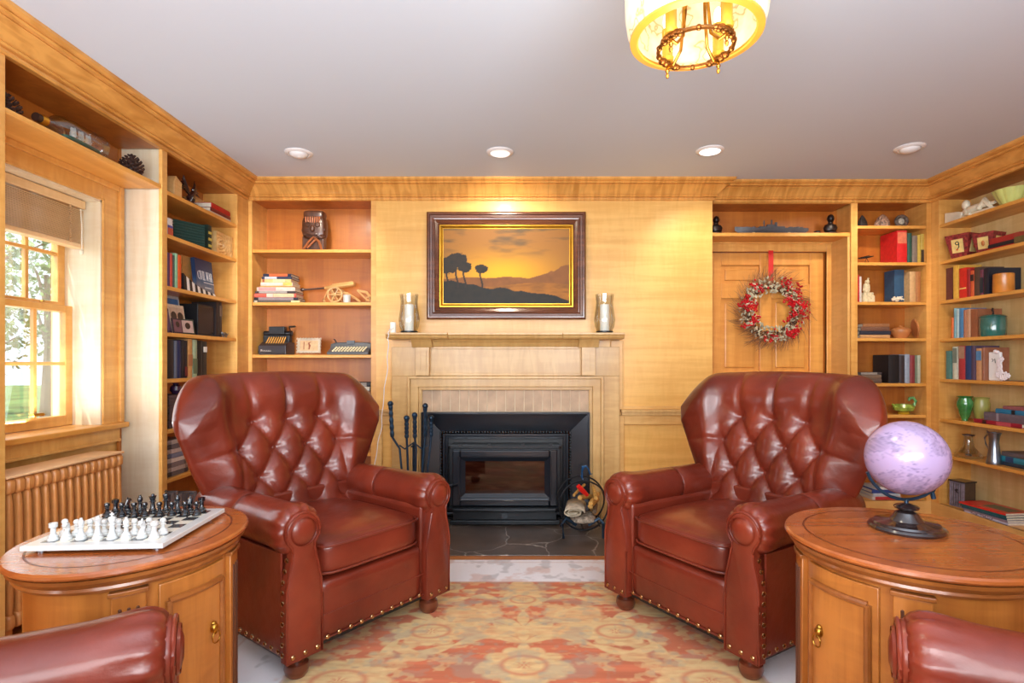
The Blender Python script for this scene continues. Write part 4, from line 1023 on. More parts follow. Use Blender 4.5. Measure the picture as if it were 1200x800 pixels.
nt.links.new(ramp(nt, ad.outputs[0], [(.3, s2l((48, 56, 70))), (.55, s2l((104, 112, 126))), (.75, s2l((44, 80, 118))), (1, s2l((24, 56, 96)))]), bs_.inputs['Base Color']); bs_.inputs['Roughness'].default_value = .35
cov = b.build('cover', mc, t, smooth=0); b = MB(); b.box(-w/2+.005, w/2-.003, .0045, .0215, .003, hb-.003); b.build('page_block', m_page, t, smooth=0)
# serif capitals drawn with strokes on a 1 x 1 cell
GL = {'C': ([('arc', .52, .5, .46, .48, 50, 310)], .8), 'I': ([('l', .2, 0, .2, 1, .16), ('s', .2, 0), ('s', .2, 1)], .42), 'V': ([('l', .08, 1, .42, 0, .15), ('l', .42, 0, .74, 1, .06), ('s', .08, 1), ('s', .74, 1)], .8),
      'L': ([('l', .2, 0, .2, 1, .16), ('l', .2, .02, .66, .02, .06), ('l', .66, .0, .66, .22, .05), ('s', .2, 1), ('s', .2, 0)], .74), 'W': ([('l', .06, 1, .3, 0, .14), ('l', .3, 0, .52, .95, .06), ('l', .48, 1, .74, 0, .14), ('l', .74, 0, .98, 1, .06), ('s', .06, 1), ('s', .5, 1), ('s', .98, 1)], 1.08),
      'A': ([('l', .08, 0, .38, 1, .06), ('l', .38, 1, .72, 0, .15), ('l', .2, .34, .58, .34, .06), ('s', .08, 0), ('s', .72, 0)], .8), 'R': ([('l', .18, 0, .18, 1, .16), ('arc', .3, .74, .26, .25, -90, 90), ('l', .18, .97, .32, .97, .06), ('l', .18, .5, .32, .5, .06), ('l', .38, .5, .70, 0, .14), ('s', .18, 0), ('s', .18, 1), ('s', .70, 0)], .82)}
def text_serif(b, s, x, z, h, y, sxk=1):
    for ch in s:
        if ch == ' ': x += h*.30*sxk; continue
        st, adv = GL[ch]
        for q in st:
            if q[0] == 'l':
                _, xa, za, xb, zb, wd = q; hw = wd/2
                b.prism([(x+(xa-hw)*h*sxk, z+za*h), (x+(xa+hw)*h*sxk, z+za*h), (x+(xb+hw)*h*sxk, z+zb*h), (x+(xb-hw)*h*sxk, z+zb*h)] if abs(za-zb) > .05 else [(x+xa*h*sxk, z+(za-hw)*h), (x+xb*h*sxk, z+(za-hw)*h), (x+xb*h*sxk, z+(za+hw)*h), (x+xa*h*sxk, z+(za+hw)*h)], y, y+.0012)
            elif q[0] == 's': b.box(x+(q[1]-.15)*h*sxk, x+(q[1]+.15)*h*sxk, y, y+.0012, z+(q[2]-.025)*h, z+(q[2]+.025)*h)
            else:
                _, cx, cz, rx, rz, a0, a1 = q; n = 14
                for i in range(n):
                    aa, ab = math.radians(a0+(a1-a0)*i/n), math.radians(a0+(a1-a0)*(i+1)/n)
                    th = lambda a: .05+.11*abs(math.cos(a))
                    b.prism([(x+(cx+rx*math.cos(a)*k)*h*sxk, z+(cz+rz*math.sin(a))*h*1+0*k) if False else (x+(cx+(rx-th(a)*k)*math.cos(a))*h*sxk, z+(cz+(rz-.05*k)*math.sin(a))*h) for a, k in ((aa, 0), (ab, 0), (ab, 1), (aa, 1))], y, y+.0012)
        x += adv*h*sxk
    return x
b = MB(); hx = .058; kx = w*.86/(hx*(.8+.42+.8+.42+.74+.3+1.08+.8+.82)); text_serif(b, 'CIVIL WAR', -w*.41, hb*.44, hx, -.0015, kx)
b.build('title_lettering', cmat((232, 236, 240)), cov, smooth=0)
b = MB(); b.box(-.02, .11, -.001, .0, .092, .098); b.box(-.01, .07, -.001, 0, .058, .064); b.build('subtitle_line', cmat((196, 202, 210)), cov, smooth=0)
for o in (t,): o.rotation_euler = (-.10, 0, PI/2+.02)
# row 4
def card(cs, row, p0, p1, py, d, label, face, border, tilt=-.15, rot=0, pic=None):
    t, w = item(cs, row, 'photo_card', label, 'photo', p0, p1, d, rot); h = cs.hz((p0+p1)/2, py, d)-cs.z[row]
    b = MB(); b.box(-w/2, w/2, 0, .006, 0, h); b.build('mount', cmat(border), t, smooth=0, bevel=.001)
    b = MB(); b.box(-w/2*.82, w/2*.82, -.001, .0, h*.1, h*.9); b.build('picture', cmat(face, .3), t, smooth=0)
    if pic:
        b = MB()
        for (x, z, r) in pic: b.lathe([(0, 0), (r*h, 0), (r*h, .0006), (0, .0006)], 12, (x*w, -.0018, z*h), 'y')
        b.build('figures', cmat((52, 40, 36), .4), t, smooth=0)
    t.rotation_euler.x = tilt; t.location.z += .0015; return t
card(LB, 3, 198, 216, 345, .13, 'upright blue photo card at back, fourth shelf of the left wall bookcase', (70, 120, 180), (196, 200, 206))
card(LB, 3, 201, 220, 357, .08, 'light photo card with two portraits, fourth shelf of the left wall bookcase', (206, 176, 150), (226, 206, 180), pic=((-.2, .6, .16), (.2, .6, .16)))
card(LB, 3, 196, 204, 361, .05, 'purple photo card leaning at far left, fourth shelf of the left wall bookcase', (126, 96, 130), (90, 66, 96), rot=.3)
card(LB, 3, 204, 215, 373, .035, 'small dark photo card with a face, fourth shelf of the left wall bookcase', (120, 84, 96), (56, 40, 50), pic=((0, .6, .2),))
card(LB, 3, 215, 227, 374, .035, 'small green bordered portrait card, fourth shelf of the left wall bookcase', (200, 170, 160), (52, 62, 52), rot=-.2, pic=((0, .55, .22),))
t, w = item(LB, 3, 'black_box', 'black slipcased box, fourth shelf of the left wall bookcase', 'box', 232, 251, .06)
b = MB(); b.box(-w/2, w/2, 0, .15, 0, .212); b.build('box_body', m_black, t, bevel=.002, smooth=0); b = MB(); b.box(-w/2+.004, w/2-.004, -.0015, 0, .012, .2); b.build('box_front', cmat((14, 13, 15), .25), t, smooth=0)
uprights(LB, 3, [(253, 256.5, 354, (44, 34, 34)), (256.7, 260, 354, (56, 44, 40), [(.6, .9, (110, 90, 76))])], d=.05)
t, w = item(LB, 3, 'pewter_figurine', 'small silvery animal figurine at right, fourth shelf of the left wall bookcase', 'figurine', 257, 270, .022)
b = MB(); b.tube([(-.03, 0, .02), (0, 0, .024), (.03, 0, .018)], [.008, .013, .007], 8); b.sphere((-.036, 0, .03), .009, seg=8)
for x in (-.022, -.012, .012, .022): b.tube([(x, 0, .015), (x, 0, 0)], .003, 6)
b.tube([(.03, 0, .02), (.045, 0, .03)], .003, 6); b.build('figurine_body', m_pewter, t)
# row 5
uprights(LB, 4, [(195.6, 203.8, 398, (24, 24, 32)), (204, 207.6, 399, (98, 106, 122)), (207.8, 212, 399, (34, 44, 84)), (212.2, 216, 398, (24, 26, 34)), (216.2, 219.6, 399, (28, 24, 30), [(.05, .3, (120, 40, 40))]), (220, 225.4, 397, (206, 152, 92), [(.3, .6, (170, 110, 70))]), (225.8, 231, 398, (164, 184, 150), [(.1, .5, (90, 110, 80))]), (231.3, 237.6, 399, (26, 26, 26)), (237.8, 242.3, 400, (52, 46, 40), [(.7, .85, (230, 226, 216))])], d=.03)
# row 6, 7, 8
cols6 = [(34, 26, 32), (52, 40, 46), (28, 26, 34), (60, 46, 48), (38, 30, 36), (54, 44, 52), (30, 28, 34), (58, 46, 50), (36, 30, 36), (48, 40, 44)]
flats(LB, 5, [(195.6, 219+random.uniform(-1, 1), .0195, c, [(.1, .9, (86, 74, 80))]) for c in cols6], d=.03, where='of the dark stack')
t, w = item(LB, 5, 'purple_vase', 'small dark purple vase on top of the dark book stack, left bookcase', 'vase', 201, 211, .08, z=LB.z[5]+.2025)
b = MB(); b.lathe([(0, 0), (.02, 0), (.034, .02), (.03, .045), (.014, .055), (.02, .066), (.017, .066), (.01, .055), (0, .05)], 18); b.build('vase_body', plain('purple_glaze', (62, 36, 66), .25, coat=.5), t)
cols7 = [(66, 58, 60), (150, 130, 120), (96, 84, 84), (186, 166, 150), (88, 92, 112), (160, 140, 132), (70, 62, 66), (140, 124, 118)]
flats(LB, 6, [(195.6, 222+random.uniform(-2, 2), .027, c, [(.2, .8, tuple(min(255, k+40) for k in c))]) for c in cols7], d=.03, where='of the pale stack')
uprights(LB, 7, [(196+i*4.4, 200.1+i*4.4, 578+random.uniform(-3, 2), (random.choice([(120, 118, 122), (96, 96, 104), (140, 136, 138), (70, 72, 84)]))) for i in range(9)], d=.03)

# ---- bookcase left of the fireplace
t, w = item(BB, 0, 'carved_mask', 'dark carved wooden mask statue with tall headdress, top shelf left of fireplace', 'sculpture', 355, 385, .10)
Hh = .315; b = MB()
b.prism([(-.095, 0), (.075, 0), (.075, .115), (.03, .09), (0, .105), (-.04, .09), (-.095, .12)], -.03, .03); b.build('carved_base', w_carve, t, bevel=.006)
b = MB(); b.tube([(-.08, -.04, .01), (-.04, -.04, .07), (0, -.04, .11), (.04, -.04, .07), (.06, -.04, .01)], .010, 8); b.tube([(-.05, -.045, .02), (.02, -.045, .09)], .008, 8); b.build('carved_limbs', cmat((150, 84, 44), .35), t)
b = MB(); b.rbox((-.005, 0, .185), (.092, .055, .095), 4, k=10); b.rbox((-.005, .0, .285), (.080, .05, .030), 5, k=8); b.sphere((-.005, -.055, .17), .02, (1, 1, 1.4), 10)
for s in (-1, 1): b.lathe([(.016, 0), (.022, .006), (.016, .01)], 14, (-.005+s*.038, -.062, .20), 'y'); b.tube([(-.005+s*.06, -.045, .22), (-.005+s*.085, -.03, .16), (-.005+s*.06, -.05, .11)], .010, 8)
b.tube([(-.045, -.055, .13), (-.005, -.07, .12), (.035, -.055, .13)], .008, 8); b.tube([(.02, -.05, .13), (.06, -.05, .10), (.085, -.02, .115)], .010, 8)
hd = b.build('mask_head', w_carve, t, smooth=1)
b = MB()
for i in range(7): b.tube([(-.055+i*.0165, -.055, .215), (-.058+i*.0175, -.053, .262)], .0045, 6)
b.build('headdress_grooves', cmat((170, 96, 56), .4), hd)
flats(BB, 1, [(297.5, 352, .017, (94, 86, 72), [(.02, .08, (200, 200, 180)), (.8, .99, (232, 206, 150))]), (298, 349, .022, (34, 26, 36), [(.1, .9, (150, 130, 130))]), (298, 347, .030, (214, 92, 72), [(.3, .45, (240, 200, 180)), (.46, .95, (226, 196, 150))]), (299, 346, .017, (60, 48, 46), [(.1, .8, (170, 160, 150))]), (301, 346, .030, (226, 206, 190), [(.05, .5, (206, 150, 146))]), (305, 343, .010, (206, 160, 76)), (305.5, 343, .025, (232, 214, 200), [(.7, .98, (236, 196, 96))]), (306, 341, .025, (234, 196, 126), [(.05, .12, (170, 90, 60)), (.4, .8, (240, 214, 160))]), (307, 342, .018, (44, 50, 76), [(.1, .5, (200, 206, 210))]), (308.5, 341, .022, (34, 36, 60), [(.22, .88, (222, 104, 52))])], d=.03, dp=.16, where='of the colourful stack')
# bronze style cannon / model gun
t, w = item(BB, 1, 'model_cannon', 'brass and wood model field gun, second shelf left of the fireplace', 'model', 353, 420, .12)
t.location.z += .006
b = MB(); b.tube([(-.21, 0, .105), (-.16, 0, .108), (-.04, 0, .118)], [.010, .007, .008], 10); b.sphere((-.215, 0, .105), .015, (1.2, 1, 1), 10); b.build('gun_muzzle', w_carve, t)
b = MB(); b.tube([(-.04, 0, .118), (.0, 0, .122), (.02, 0, .126), (.19, 0, .15), (.20, 0, .15)], [.012, .015, .018, .020, .010], 12); b.tube([(.02, 0, .145), (.18, 0, .168)], .006, 8); b.build('gun_barrel', plain('pale_brass', (226, 180, 112), .35, .5), t)
b = MB()
for y in (-.05, .05):
    b.tube([(.055+.055*math.cos(k*PI/12), y, .060+.055*math.sin(k*PI/12)) for k in range(24)], .007, 6, True)
    for k in range(6): b.tube([(.055, y, .06), (.055+.055*math.cos(k*PI/3), y, .06+.055*math.sin(k*PI/3))], .004, 5)
    b.sphere((.055, y, .06), .014, seg=8)
b.tube([(.055, -.05, .06), (.055, .05, .06)], .006, 6); b.build('gun_wheels', w_light, t)
b = MB(); b.tube([(-.01, 0, .115), (-.03, 0, .06), (-.05, 0, .02), (-.03, -.02, .006)], .008, 6); b.tube([(.06, 0, .08), (.14, 0, .075), (.20, 0, .04), (.24, 0, .006)], .010, 6); b.tube([(.0, 0, .12), (.03, -.02, .08), (.04, -.03, .03), (.02, -.03, .006)], .011, 8); b.build('gun_carriage', w_light, t)
t, w = item(BB, 1, 'tin_cup', 'small grey cup standing before the model gun', 'cup', 402, 411, .04)
b = MB(); b.lathe([(0, 0), (w/2*.9, 0), (w/2, .058), (w/2*.88, .058), (w/2*.8, .005), (0, .005)], 20); b.build('cup_body', plain('grey_cup', (206, 206, 196), .3), t)
t, w = item(BB, 1, 'scroll_bracket', 'carved scroll ornament at right end beside the model gun', 'carving', 418, 434.5, .08)
b = MB(); b.tube([(-.05, 0, .10), (.02, 0, .085), (.05, 0, .05), (.045, 0, .02), (.02, 0, .02), (.02, 0, .045), (.035, 0, .05)], [.008, .012, .014, .012, .010, .008, .005], 8); b.tube([(-.05, 0, .10), (-.01, 0, .06), (.04, 0, .012)], .007, 8); b.build('scroll_body', w_light, t)
# typewriter
t, w = item(BB, 2, 'typewriter', 'black antique upright typewriter with raised lever, third shelf left of fireplace', 'typewriter', 303, 335, .07)
mt = plain('typewriter_black', (56, 48, 50), .35, .2, coat=.3)
b = MB(); b.prism([(-.0, 0), (.17, 0), (.17, .10), (.05, .10), (0, .075)], -w/2, w/2, 'x'); b.build('body', mt, t, bevel=.006, smooth=0)
b = MB(); b.box(-w/2, w/2, -.004, .001, .012, .07); fp = b.build('front_plate', mt, t, smooth=0, bevel=.002)
b = MB(); b.box(-w/2*1.05, w/2*.9, .09, .15, .10, .155); b.tube([(-w/2*1.05, .11, .17), (w/2*1.05, .11, .17)], .022, 14); b.box(-w/2*.6, w/2*.55, .08, .13, .165, .225); b.build('carriage', m_black, t, bevel=.004, smooth=0)
b = MB()
for i in range(8): b.tube([(-w*.3+i*w*.6/7*1.05, .03, .085), (-w*.26+i*w*.6/7, .075, .14)], .0045, 6)
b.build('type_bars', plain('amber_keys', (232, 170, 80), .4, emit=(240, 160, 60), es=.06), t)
b = MB(); b.tube([(w*.46, .09, .12), (w*.5, .08, .20), (w*.5, .06, .218), (w*.78, .04, .222)], .004, 6); b.tube([(w*.52, .055, .220), (w*.74, .045, .222)], .008, 8); b.build('return_lever', m_black, t)
b = MB(); xs = -.085     # script maker's mark, a flowing cursive line
pts = []
for i in range(60):
    u = i/59; pts.append((xs+u*.075+.003*math.cos(u*44), -.006, .032+.005*math.sin(u*44)+(.005*math.exp(-u*20))))
b.tube(pts, .0011, 5); b.tube([(xs-.002, -.006, .024), (xs, -.006, .042), (xs+.008, -.006, .041), (xs+.003, -.006, .034), (xs+.010, -.006, .027)], .0014, 5); b.build('script_mark', cmat((226, 214, 200), .4), fp)
t, w = item(BB, 2, 'framed_photo', 'pale ornate photo frame between the two typewriters', 'picture frame', 348, 375, .05)
t.rotation_euler.x = -.12; t.location.z += .012; h = .118
b = MB(); frame(b, -w/2, w/2, .002, h, .018, 0, .012)
for i in range(9):
    for z in (.006, h-.004): b.sphere((-w/2+i*w/8, 0, z), .008, seg=6)
for i in range(5):
    for x in (-w/2, w/2): b.sphere((x, 0, .01+i*(h-.02)/4), .008, seg=6)
b.build('frame', plain('silvered_frame', (206, 186, 160), .4, .3), t); b = MB(); b.box(-w/2+.017, w/2-.017, .005, .008, .018, h-.016); b.build('photo', cmat((214, 176, 130), .35), t, smooth=0)
b = MB(); b.tube([(.0, .0045, .03), (.006, .0045, .06), (-.004, .0045, .08), (.014, .0045, .088)], [.006, .008, .006, .003], 6); b.tube([(-.04, .0045, .03), (-.04, .0045, .09)], .003, 5); b.build('photo_figure', cmat((170, 96, 66), .4), t)
t, w = item(BB, 2, 'portable_typewriter', 'grey portable typewriter with cream keys, third shelf left of fireplace', 'typewriter', 382.5, 431.5, .03)
mt2 = plain('grey_enamel', (88, 92, 96), .4, coat=.2)
b = MB(); b.prism([(0, 0), (.2, 0), (.2, .085), (.10, .09), (.075, .05), (0, .02)], -w/2, w/2, 'x'); b.build('body', mt2, t, bevel=.008, smooth=0)
b = MB(); b.rbox((0, .14, .082), (w/2*.93, .045, .018), 5, k=10); b.box(-.03, .03, .085, .10, .088, .112); b.build('platen_cover', mt2, t)
b = MB()
for r in range(4):
    for i in range(11): b.cyl((-w*.36+i*w*.072+r*.004, .012+r*.017, .024+r*.010), .0078, .010, 8)
b.build('keys', plain('cream_keys', (240, 222, 176), .4), t)['kind'] = 'stuff'
b = MB(); b.tube([(-w*.36, .11, .09), (-w*.40, .10, .12), (-w*.42, .09, .122)], .004, 6); b.build('return_lever', m_black, t)
for sg in (-1, 1):
    b = MB(); b.cyl((sg*w*.44-.008, .12, .075), .016, .016, 14, 'x'); b.build('platen_knob', m_black, t)
flats(BB, 3, [(388, 433, .030, (44, 36, 36)), (389, 433, .034, (196, 186, 170)), (388, 434, .028, (120, 84, 60)), (392, 433, .030, (206, 196, 176), [(.1, .5, (150, 140, 130))]), (390, 434, .034, (30, 28, 32), [(.08, .3, (150, 140, 130)), (.4, .6, (170, 160, 150)), (.75, .9, (140, 130, 120))])], d=.04, where='of the right stack')

# ---- shelf over the door
def bust(cs, row, p0, p1, py, label, mat, hh=None, d=.09):
    t, w = item(cs, row, 'bust', label, 'sculpture', p0, p1, d); h = hh or cs.hz((p0+p1)/2, py, d)-cs.z[row]
    k = h/.13
    b = MB(); b.lathe([(0, 0), (.038*k, 0), (.04*k, .012*k), (.03*k, .02*k), (0, .022*k)], 20); b.build('socle', mat, t)
    b = MB(); b.lathe([(0, .02*k), (.036*k, .025*k), (.042*k, .045*k), (.034*k, .062*k), (.015*k, .07*k), (.013*k, .082*k), (0, .085*k)], 20, sy=.7); b.sphere((0, -.003*k, .102*k), .023*k, (.9, 1, 1.15), 14); b.sphere((0, -.026*k, .10*k), .005*k, (1, 1, 1.6), 6); b.build('figure', mat, t)
    return t
m_bronze = plain('dark_bronze', (46, 32, 30), .35, .4, var=.3)
bust(AL, 0, 835, 843.5, 253, 'dark bust at the left end of the shelf over the door', m_bronze)
bust(AL, 0, 966, 980, 251, 'dark bust at the right end of the shelf over the door', m_bronze)
t, w = item(AL, 0, 'dark_stone', 'small dark stone between battleship and right bust', 'stone', 954, 961, .09)
b = MB(); b.rbox((0, 0, .018), (.024, .02, .018), 3, k=6); b.build('stone_body', m_bronze, t, smooth=1)
t, w = item(AL, 0, 'battleship_model', 'long grey battleship model on the shelf over the door', 'model ship', 861, 947.5, .09)
mg = plain('ship_grey', (84, 84, 88), .5, var=.2)
b = MB(); L = w/2; st = []
n = 24
for i in range(n+1):
    u = -1+2*i/n; hw_ = .036*(1-abs(u)**3.2)**.8+.001; dk = .050+.012*max(0, -u)**3+.004*u*u; kl = .012 if abs(u) < .88 else .012+(abs(u)-.88)*.2
    st.append([b.v((u*L, y*hw_, z)) for y, z in ((-1, dk), (-.85, (dk+kl)/2), (-.35, kl), (.35, kl), (.85, (dk+kl)/2), (1, dk))])
for a, c in zip(st, st[1:]):
    for k in range(6): b.f([a[k], a[(k+1) % 6], c[(k+1) % 6], c[k]])
b.f(st[0]); b.f(st[-1]); b.build('hull', mg, t, smooth=.8)
b = MB(); b.box(-.10, .10, -.014, .014, .048, .066); b.box(-.04, .02, -.011, .011, .066, .082); b.tube([(-.06, 0, .06), (-.06, 0, .115)], .004, 6); b.tube([(.0, 0, .08), (.0, 0, .12)], .006, 6); b.tube([(.035, 0, .06), (.035, 0, .10)], .010, 8); b.tube([(-.07, 0, .095), (-.05, 0, .095)], .002, 5); b.build('superstructure', mg, t, smooth=0)
for x, dr in ((-.20, -1), (-.145, -1), (.15, 1), (.205, 1)):
    b = MB(); b.cyl((x, 0, .050), .017, .013, 12)
    for y in (-.007, 0, .007): b.tube([(x, y, .058), (x+dr*.045, y, .062)], .0022, 5)
    b.build('gun_turret', mg, t)
b = MB(); b.box(-.16, -.14, -.02, .02, 0, .018); b.box(.12, .14, -.02, .02, 0, .018); b.box(-.2, .2, -.004, .004, 0, .005); b.build('stand', cmat((210, 180, 130)), t, smooth=0)

# ---- pine cones and bottle on the niche shelf
m_cone = plain('pine_cone', (70, 44, 34), .6, var=.4, scale=90)
def cone(p0, p1, py, label, d=.10):
    t, w = item(NI, 0, 'pine_cone', label, 'pine cone', p0, p1, d); t.location.z += .005; h = NI.hz((p0+p1)/2, py, d)-NI.z[0]; R = h*.42
    b = MB(); b.lathe([(0, 0), (R*.5, .01), (R*.6, h*.3), (R*.3, h*.75), (0, h*.95)], 12); n = 90
    for i in range(n):
        u = i/n; a = i*2.39996; r = R*math.sin(PI*(.16+.80*u))**.8; z = h*(.05+.88*u); c, s = math.cos(a), math.sin(a); q = .012*(1.25-u*.7)*h/.12
        M0 = b.M; b.M = Matrix.Translation((r*c, r*s, z)) @ Matrix.Rotation(a, 4, 'Z') @ Matrix.Rotation(-.5-u*.4, 4, 'Y'); b.rbox((0, 0, 0), (q, q*.85, q*.28), 3, k=2); b.M = M0
    b.build('scales', m_cone, t, smooth=.8)
cone(-3, 15, 109, 'dark pine cone at the left end of the niche shelf over the window', .13); cone(142, 166, 181, 'dark pine cone at the right end of the niche shelf over the window', .09)
t, w = item(NI, 0, 'ship_in_bottle', 'ship in a clear bottle lying on the niche shelf over the window', 'ship in bottle', 42, 119, .09)
L = w; R = .063; z0 = R+.004
b = MB(); b.lathe([(0, L*.5), (R*.8, L*.5), (R, L*.47), (R, -L*.12), (R*.85, -L*.20), (.020, -L*.30), (.016, -L*.42), (.018, -L*.425)], 32, (0, 0, z0), 'x'); b.build('bottle_glass', g_bottle, t, smooth=1)
b = MB(); b.cyl((-L*.47, 0, z0), .019, .035, 16, 'x'); b.build('stopper', cmat((60, 36, 26)), t); b = MB(); b.lathe([(.0175, 0), (.0235, .012), (.0235, .03), (.018, .034)], 18, (-L*.42, 0, z0), 'x'); b.build('gold_band', m_gold, t)
b = MB(); b.lathe([(0, 0), (.019, 0), (.018, .02), (0, .02)], 14, (-L*.37, 0, z0), 'x'); b.build('red_band', cmat((206, 70, 66)), t)
b = MB(); b.rbox((L*.16, 0, z0-.030), (L*.30, .036, .012), 4, k=8); b.build('sea', cmat((40, 130, 120), .3), t)
b = MB(); b.tube([(L*.0, 0, z0-.014), (L*.1, 0, z0-.020), (L*.30, 0, z0-.020), (L*.42, 0, z0-.012)], [.004, .010, .010, .006], 8)
for x in (.08, .2, .32): b.tube([(L*x, 0, z0-.02), (L*x, 0, z0+.038)], .0018, 5)
b.tube([(L*.0, 0, z0-.012), (-L*.06, 0, z0+.004)], .0016, 5); b.build('ship_hull', cmat((96, 52, 36)), t)
b = MB()
for x in (.08, .2, .32):
    for k in range(3): zz = z0-.006+k*.015; b.prism([(-.020+k*.003, zz), (.020-k*.003, zz), (.017-k*.003, zz+.013), (-.017+k*.003, zz+.013)], L*x-.006, L*x-.004, 'x'); b.prism([(L*x-.022, zz), (L*x+.014, zz), (L*x+.012, zz+.013), (L*x-.018, zz+.013)], -.001, .001)
b.build('sails', cmat((232, 232, 228)), t, smooth=0)
b = MB(); b.box(-L*.05, -L*.02, -.03, .03, 0, .008); b.box(L*.36, L*.39, -.03, .03, 0, .008); b.build('cradle', w_carve, t, smooth=0)

# ---- narrow bookcase by the door
def rock(cs, row, p0, p1, py, label, c, d=.08, name='rock', cat='rock', seed=0, rough=.5):
    t, w = item(cs, row, name, label, cat, p0, p1, d); h = cs.hz((p0+p1)/2, py, d)-cs.z[row]
    n = 20; b = MB(); rr = random.Random(seed); ph = [rr.uniform(0, 6) for _ in range(6)]
    def mod(r, z, th): return r*(1+.16*math.sin(3*th+ph[0]+z*20)+.09*math.sin(7*th+ph[1]-z*40)+.05*math.sin(13*th+ph[2]))
    b.lathe([(0, 0), (w*.48, 0), (w*.5, h*.2), (w*.40, h*.5), (w*.26, h*.78), (w*.1, h*.95), (0, h)], n, (0, 0, 0), 'z', 1, .7, mod); b.build(name+'_body', plain('stone_%d_%d_%d' % c, c, rough, var=.5, scale=70), t, smooth=.5)
rock(AB, 0, 1005, 1015.5, 252, 'black rock, leftmost on the top shelf beside the door', (52, 46, 46), seed=1)
rock(AB, 0, 1026, 1043, 251, 'pinkish pointed rock in the middle of the top shelf beside the door', (164, 128, 108), seed=2)
t, w = item(AB, 0, 'geode', 'open geode ring, rightmost on the top shelf beside the door', 'rock', 1049, 1064, .08)
b = MB(); b.tube([(.042*math.cos(k*PI/10), 0, .053+.038*math.sin(k*PI/10)) for k in range(20)], .014, 8, True); b.build('geode_rind', plain('geode_rind', (110, 92, 80), .6, var=.4, scale=60), t, smooth=.8); b = MB(); b.sphere((0, .01, .053), .033, (1, .3, 1), 10); b.build('geode_crystal', plain('crystal', (206, 196, 176), .2, coat=.6, var=.3, scale=90), t)
t, w = item(AB, 1, 'plane_model', 'small dark spindly model aeroplane, second shelf beside the door', 'model', 1005, 1026, .06)
t.location.z += .003
b = MB(); b.tube([(-.06, 0, .035), (0, 0, .045), (.055, 0, .055)], [.003, .008, .004], 8); b.tube([(-.01, -.05, .05), (-.01, .06, .055)], .005, 6, flat=.4); b.tube([(.0, 0, .04), (-.015, 0, .0)], .002, 5); b.tube([(.0, 0, .04), (.02, 0, .0)], .002, 5); b.tube([(-.055, -.02, .04), (-.055, .02, .04)], .003, 5); b.tube([(-.03, 0, .002), (.06, 0, .002)], .002, 5); b.build('model_body', m_black, t)
uprights(AB, 1, [(1051, 1063, 270, (206, 34, 36), [(.6, .95, (216, 120, 90))], .02, .2), (1063.3, 1068.6, 273, (44, 84, 72)), (1069, 1075, 276, (130, 116, 104)), (1075.5, 1078.5, 275, (206, 176, 80)), (1078.8, 1084, 274, (186, 160, 70), [(.02, .45, (60, 48, 40))])], d=.03)
uprights(AB, 2, [(1005, 1007, 322, (190, 40, 40)), (1007.2, 1009.6, 324, (214, 206, 196))], d=.03)
t, w = item(AB, 2, 'castle_figurine', 'small white carved figurine on a block base, third shelf beside the door', 'figurine', 1009, 1023, .04)
mi = plain('ivory_carving', (222, 204, 164), .5, var=.15, scale=60)
b = MB(); b.box(-w/2, w/2, -.025, .025, 0, .05); b.box(-w*.42, w*.42, -.022, .022, .05, .075); b.build('block_base', mi, t, bevel=.004, smooth=0)
b = MB(); b.rbox((-.004, 0, .11), (.024, .018, .04), 3, k=6); b.sphere((.002, 0, .16), .017, seg=10); b.tube([(.005, 0, .17), (.012, 0, .19)], .006, 6); b.tube([(-.02, 0, .12), (-.03, 0, .09)], .006, 6); b.build('carved_figure', mi, t)
t, w = item(AB, 2, 'coral', 'white coral cluster on the third shelf beside the door', 'coral', 1042, 1060, .04)
b = MB(); rr = random.Random(4)
for i in range(16):
    a = rr.uniform(0, 6.28); l = rr.uniform(.02, .045); b.tube([(0, 0, .012), (l*.6*math.cos(a), l*.4*math.sin(a), .02+rr.uniform(0, .02)), (l*1.3*math.cos(a), l*.6*math.sin(a), .008+rr.uniform(0, .04))], [.010, .008, .005], 6)
b.build('coral_branches', m_cream, t)
uprights(AB, 2, [(1048, 1059.5, 316, (48, 84, 116), None, .09, .12), (1066, 1073, 318, (206, 166, 116), None, .04, .18), (1073.2, 1079, 318, (176, 116, 66), None, .04, .18)])
flats(AB, 3, [(1008, 1043, .026, (196, 150, 100)), (1007, 1044, .030, (44, 48, 62)), (1009, 1042, .030, (120, 84, 66)), (1011, 1042, .026, (160, 108, 70))], d=.03, where='of the brown stack')
def pot(cs, row, p0, p1, name, label, cat, prof, mat, d=.08, z=None, sc=None, zk=1, lid=None, lidmat=None, sm=.7):
    t, w = item(cs, row, name, label, cat, p0, p1, d, z=z); s = w/2 if sc is None else sc
    b = MB(); b.lathe([(r*s, zz*s*zk) for r, zz in prof], 32); b.build(cat.split()[-1]+'_body', mat, t, smooth=sm)
    if lid: b = MB(); b.lathe([(r*s, zz*s*zk) for r, zz in lid], 32); b.build('lid', lidmat or mat, t, smooth=sm)
    return t, s
m_clay = plain('terracotta_glaze', (196, 128, 74), .4, coat=.2, var=.1)
pot(AB, 3, 1045, 1066, 'clay_pot', 'round lidded clay pot on the fourth shelf beside the door', 'pot', [(0, 0), (.55, 0), (.6, .08), (.85, .45), (1, .8), (.98, .95), (.9, .97), (.9, .9), (0, .4)], m_clay, .10, lid=[(.95, .96), (.9, 1.05), (.6, 1.2), (.2, 1.28), (.16, 1.34), (.2, 1.42), (0, 1.46)])
t, w = item(AB, 3, 'wooden_disc', 'leaning round wooden disc at right, fourth shelf beside the door', 'plate', 1070, 1080, .05, 1.25)
b = MB(); b.lathe([(0, 0), (.075, 0), (.078, .006), (.072, .012), (0, .008)], 32, (0, 0, .078), 'y'); b.build('disc_body', m_clay, t); t.rotation_euler.x = -.12
